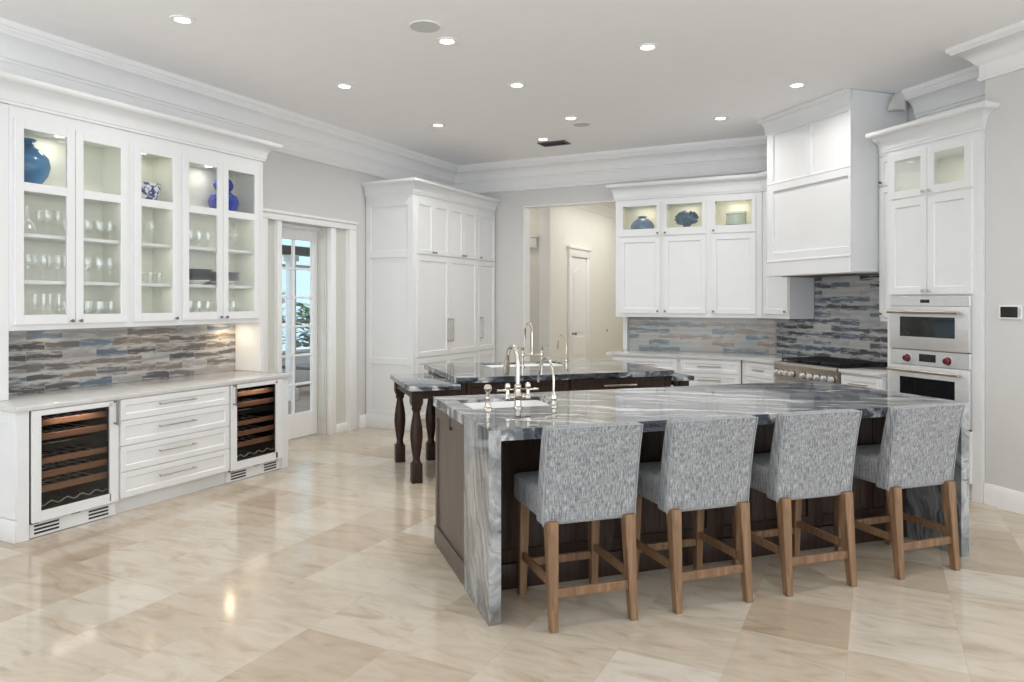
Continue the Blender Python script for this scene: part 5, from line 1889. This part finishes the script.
# ================================================================== counter stools
def stool():
    t = Thing('counter_stool', '', 'stool', ISLE, (0, 0, 0), 'grey upholstered counter stools')
    W = 0.240

    def leg(xb, yb, xt, yt, hb, ht):
        b = B()
        b.hexa([(xb - hb, yb - hb, 0.0), (xb + hb, yb - hb, 0.0), (xb + hb, yb + hb, 0.0), (xb - hb, yb + hb, 0.0)],
               [(xt - ht, yt - ht, 0.505), (xt + ht, yt - ht, 0.505), (xt + ht, yt + ht, 0.505), (xt - ht, yt + ht, 0.505)])
        bmesh.ops.bevel(b.bm, geom=b.bm.edges[:], offset=0.003, segments=1, affect='EDGES')
        return b
    for s in (-1, 1):
        t.part('leg', leg(s * 0.208, -0.010, s * 0.203, 0.035, 0.019, 0.029), M['oak'])
        t.part('leg', leg(s * 0.206, 0.445, s * 0.203, 0.430, 0.019, 0.027), M['oak'])
    for z, y in ((0.17, 0.006), (0.17, 0.440)):
        b = B()
        b.box(-0.195, 0.195, y - 0.011, y + 0.011, z - 0.021, z + 0.021, 0.003, 1)
        t.part('stretcher', b, M['oak'])
    for s in (-1, 1):
        b = B()
        b.box(s * 0.206 - 0.011, s * 0.206 + 0.011, 0.01, 0.435, 0.192, 0.232, 0.003, 1)
        t.part('stretcher', b, M['oak'])
    # seat: upholstered box, softly domed
    b = B()
    b.box(-W, W, 0.03, 0.50, 0.495, 0.635, 0.022, 3)
    bmesh.ops.subdivide_edges(b.bm, edges=[e for e in b.bm.edges if e.calc_length() > 0.2], cuts=4, use_grid_fill=True)
    for v in b.bm.verts:
        if v.co.z > 0.6:
            u = max(0, 1 - (v.co.x / W) ** 2) * max(0, 1 - ((v.co.y - 0.265) / 0.235) ** 2)
            v.co.z += 0.022 * u
    t.part('seat', b, M['fabric'])
    # backrest: leaning, gently curved slab that runs down behind the seat
    b = B()
    nx, nz = 10, 10

    def P(u, w, side):
        x = (-W - 0.006 + 2 * (W + 0.006) * u) * (1.0 + 0.02 * w)
        z = 0.480 + 0.484 * w
        lean = 0.055 * w * w * 0.7 + 0.035 * w
        curve = 0.018 * (1 - (2 * u - 1) ** 2) * w
        th = 0.098 - 0.022 * w
        y = 0.035 - lean - curve
        if side:
            y += th
        return (x, y, z - (0.006 * (2 * u - 1) ** 2 * w))
    grid = [[[b.bm.verts.new(P(i / nx, j / nz, s)) for j in range(nz + 1)] for i in range(nx + 1)] for s in (0, 1)]
    for i in range(nx):
        for j in range(nz):
            b.bm.faces.new([grid[0][i][j], grid[0][i + 1][j], grid[0][i + 1][j + 1], grid[0][i][j + 1]])
            b.bm.faces.new([grid[1][i][j], grid[1][i][j + 1], grid[1][i + 1][j + 1], grid[1][i + 1][j]])
    for i in range(nx):
        for j in (0, nz):
            b.bm.faces.new([grid[0][i][j], grid[0][i + 1][j], grid[1][i + 1][j], grid[1][i][j]])
    for j in range(nz):
        for i in (0, nx):
            b.bm.faces.new([grid[0][i][j], grid[0][i][j + 1], grid[1][i][j + 1], grid[1][i][j]])
    bmesh.ops.recalc_face_normals(b.bm, faces=b.bm.faces[:])
    sharp = [e for e in b.bm.edges if len(e.link_faces) == 2 and e.calc_face_angle(0) > 1.0]
    bmesh.ops.bevel(b.bm, geom=sharp, offset=0.018, segments=4, affect='EDGES', profile=0.5)
    back = t.part('backrest', b, M['fabric'])
    # piping along the back edge
    b = B()
    loop = [P(0, w / 10, 0) for w in range(11)] + [P(u / 10, 1, 0) for u in range(1, 11)] + [P(1, 1 - w / 10, 0) for w in range(1, 11)]
    loop = [(p[0] * 0.985, p[1] + 0.001, p[2] - (0.006 if p[2] > 0.9 else 0)) for p in loop]
    b.tube(loop, 0.0032, 8)
    t.part('piping', b, M['piping'], back)
    return t.root


proto = stool()
LABELS = ['grey upholstered counter stool beside the waterfall end, leftmost of four',
          'grey upholstered counter stool, second from the left of the four',
          'grey upholstered counter stool, third from the left of the four',
          'grey upholstered counter stool, rightmost of four, nearest the ovens']
for i, lab in enumerate(LABELS):
    o = proto if i == 0 else copy_tree(proto)
    ca = (1.457, 2.119, 2.784, 3.530)[i]
    o.location = to_world(ISLE, (ca, 3.178, 0))
    o.rotation_euler = (0, 0, R(45 + (0.0, 0.6, -0.5, 1.0)[i]))
    o['label'] = lab

# ================================================================== ceiling fixtures
LIGHTS = [(-4.34, 3.49, 'above the first hutch doors'), (-2.91, 4.68, 'nearest the large speaker in the middle of the ceiling'), (-4.36, 5.24, 'above the far end of the hutch'),
          (-2.935, 5.92, 'above the rear island, near its sink end'), (-1.59, 5.49, 'above the seating island'), (-4.39, 6.87, 'in front of the tall pantry'),
          (-0.655, 7.07, 'in front of the range hood'), (-1.51, 7.98, 'in front of the back wall cabinets'), (-2.945, 7.25, 'beside the small flat speaker'),
          (-3.63, 8.04, 'beside the dark vent near the hall opening'), (-0.3, 3.2, ''), (-2.9, 2.4, ''), (0.6, 4.6, ''), (1.9, 3.4, '')]
for i, (x, y, w) in enumerate(LIGHTS):
    if w:
        t = Thing('recessed_light', 'round white recessed ceiling light ' + w, 'ceiling light', WORLD, (x, y, CEIL), 'recessed ceiling lights')
        b = B()
        b.lathe([(0.050, CEIL - 0.001), (0.086, CEIL - 0.0015), (0.084, CEIL - 0.008), (0.060, CEIL - 0.010), (0.050, CEIL - 0.004)], (x, y, 0), 28)
        t.part('trim_ring', b, M['trimwhite'])
        b = B()
        b.lathe([(0, CEIL - 0.006), (0.050, CEIL - 0.005), (0.050, CEIL - 0.0015), (0, CEIL - 0.0015)], (x, y, 0), 24)
        t.part('lens', b, M['lens'])
    area_light('downlight', (x, y, CEIL - 0.02), 0.098, 6.0, (1, 0.97, 0.92), (0, 0, 0), None, R(150))
for (x, y, r, lab) in ((-2.894, 4.357, 0.115, 'large grey round ceiling speaker near the front of the kitchen'), (-2.936, 7.556, 0.10, 'small pale round ceiling speaker above the rear island')):
    t = Thing('ceiling_speaker', lab, 'speaker', WORLD, (x, y, CEIL))
    b = B()
    b.lathe([(r - 0.008, CEIL - 0.001), (r, CEIL - 0.001), (r, CEIL - 0.006), (r - 0.008, CEIL - 0.009)], (x, y, 0), 32)
    t.part('rim', b, M['trimwhite'])
    b = B()
    b.lathe([(0, CEIL - 0.009), (r - 0.008, CEIL - 0.008), (r - 0.008, CEIL - 0.001), (0, CEIL - 0.001)], (x, y, 0), 32)
    t.part('grille', b, M['speaker'])
t = Thing('ceiling_vent', 'dark rectangular air vent in the ceiling near the back wall', 'vent', WORLD, (-3.60, 8.31, CEIL))
b = B()
for (x0, x1, y0, y1) in ((-3.78, -3.42, 8.20, 8.22), (-3.78, -3.42, 8.40, 8.42), (-3.78, -3.76, 8.22, 8.40), (-3.44, -3.42, 8.22, 8.40)):
    b.box(x0, x1, y0, y1, CEIL - 0.012, CEIL - 0.001)
t.part('frame', b, M['ventgrey'])
b = B()
for k in range(7):
    y = 8.225 + k * 0.025
    b.hexa([(-3.76, y, CEIL - 0.010), (-3.44, y, CEIL - 0.010), (-3.44, y + 0.004, CEIL - 0.010), (-3.76, y + 0.004, CEIL - 0.010)],
           [(-3.76, y + 0.012, CEIL - 0.001), (-3.44, y + 0.012, CEIL - 0.001), (-3.44, y + 0.016, CEIL - 0.001), (-3.76, y + 0.016, CEIL - 0.001)])
t.part('louvers', b, M['ventgrey'])
area_light('hall_fill_light', (-3.55, 12.0, 3.24), 1.3, 24.0, (1, 0.98, 0.94), (0, 0, 0), 3.0)  # unseen fill added to brighten the hall walls evenly
area_light('hall_fill_light', (-5.5, 9.95, 3.27), 0.3, 5.0, (1, 0.92, 0.8))  # another unseen fill, added at the left end of the hall
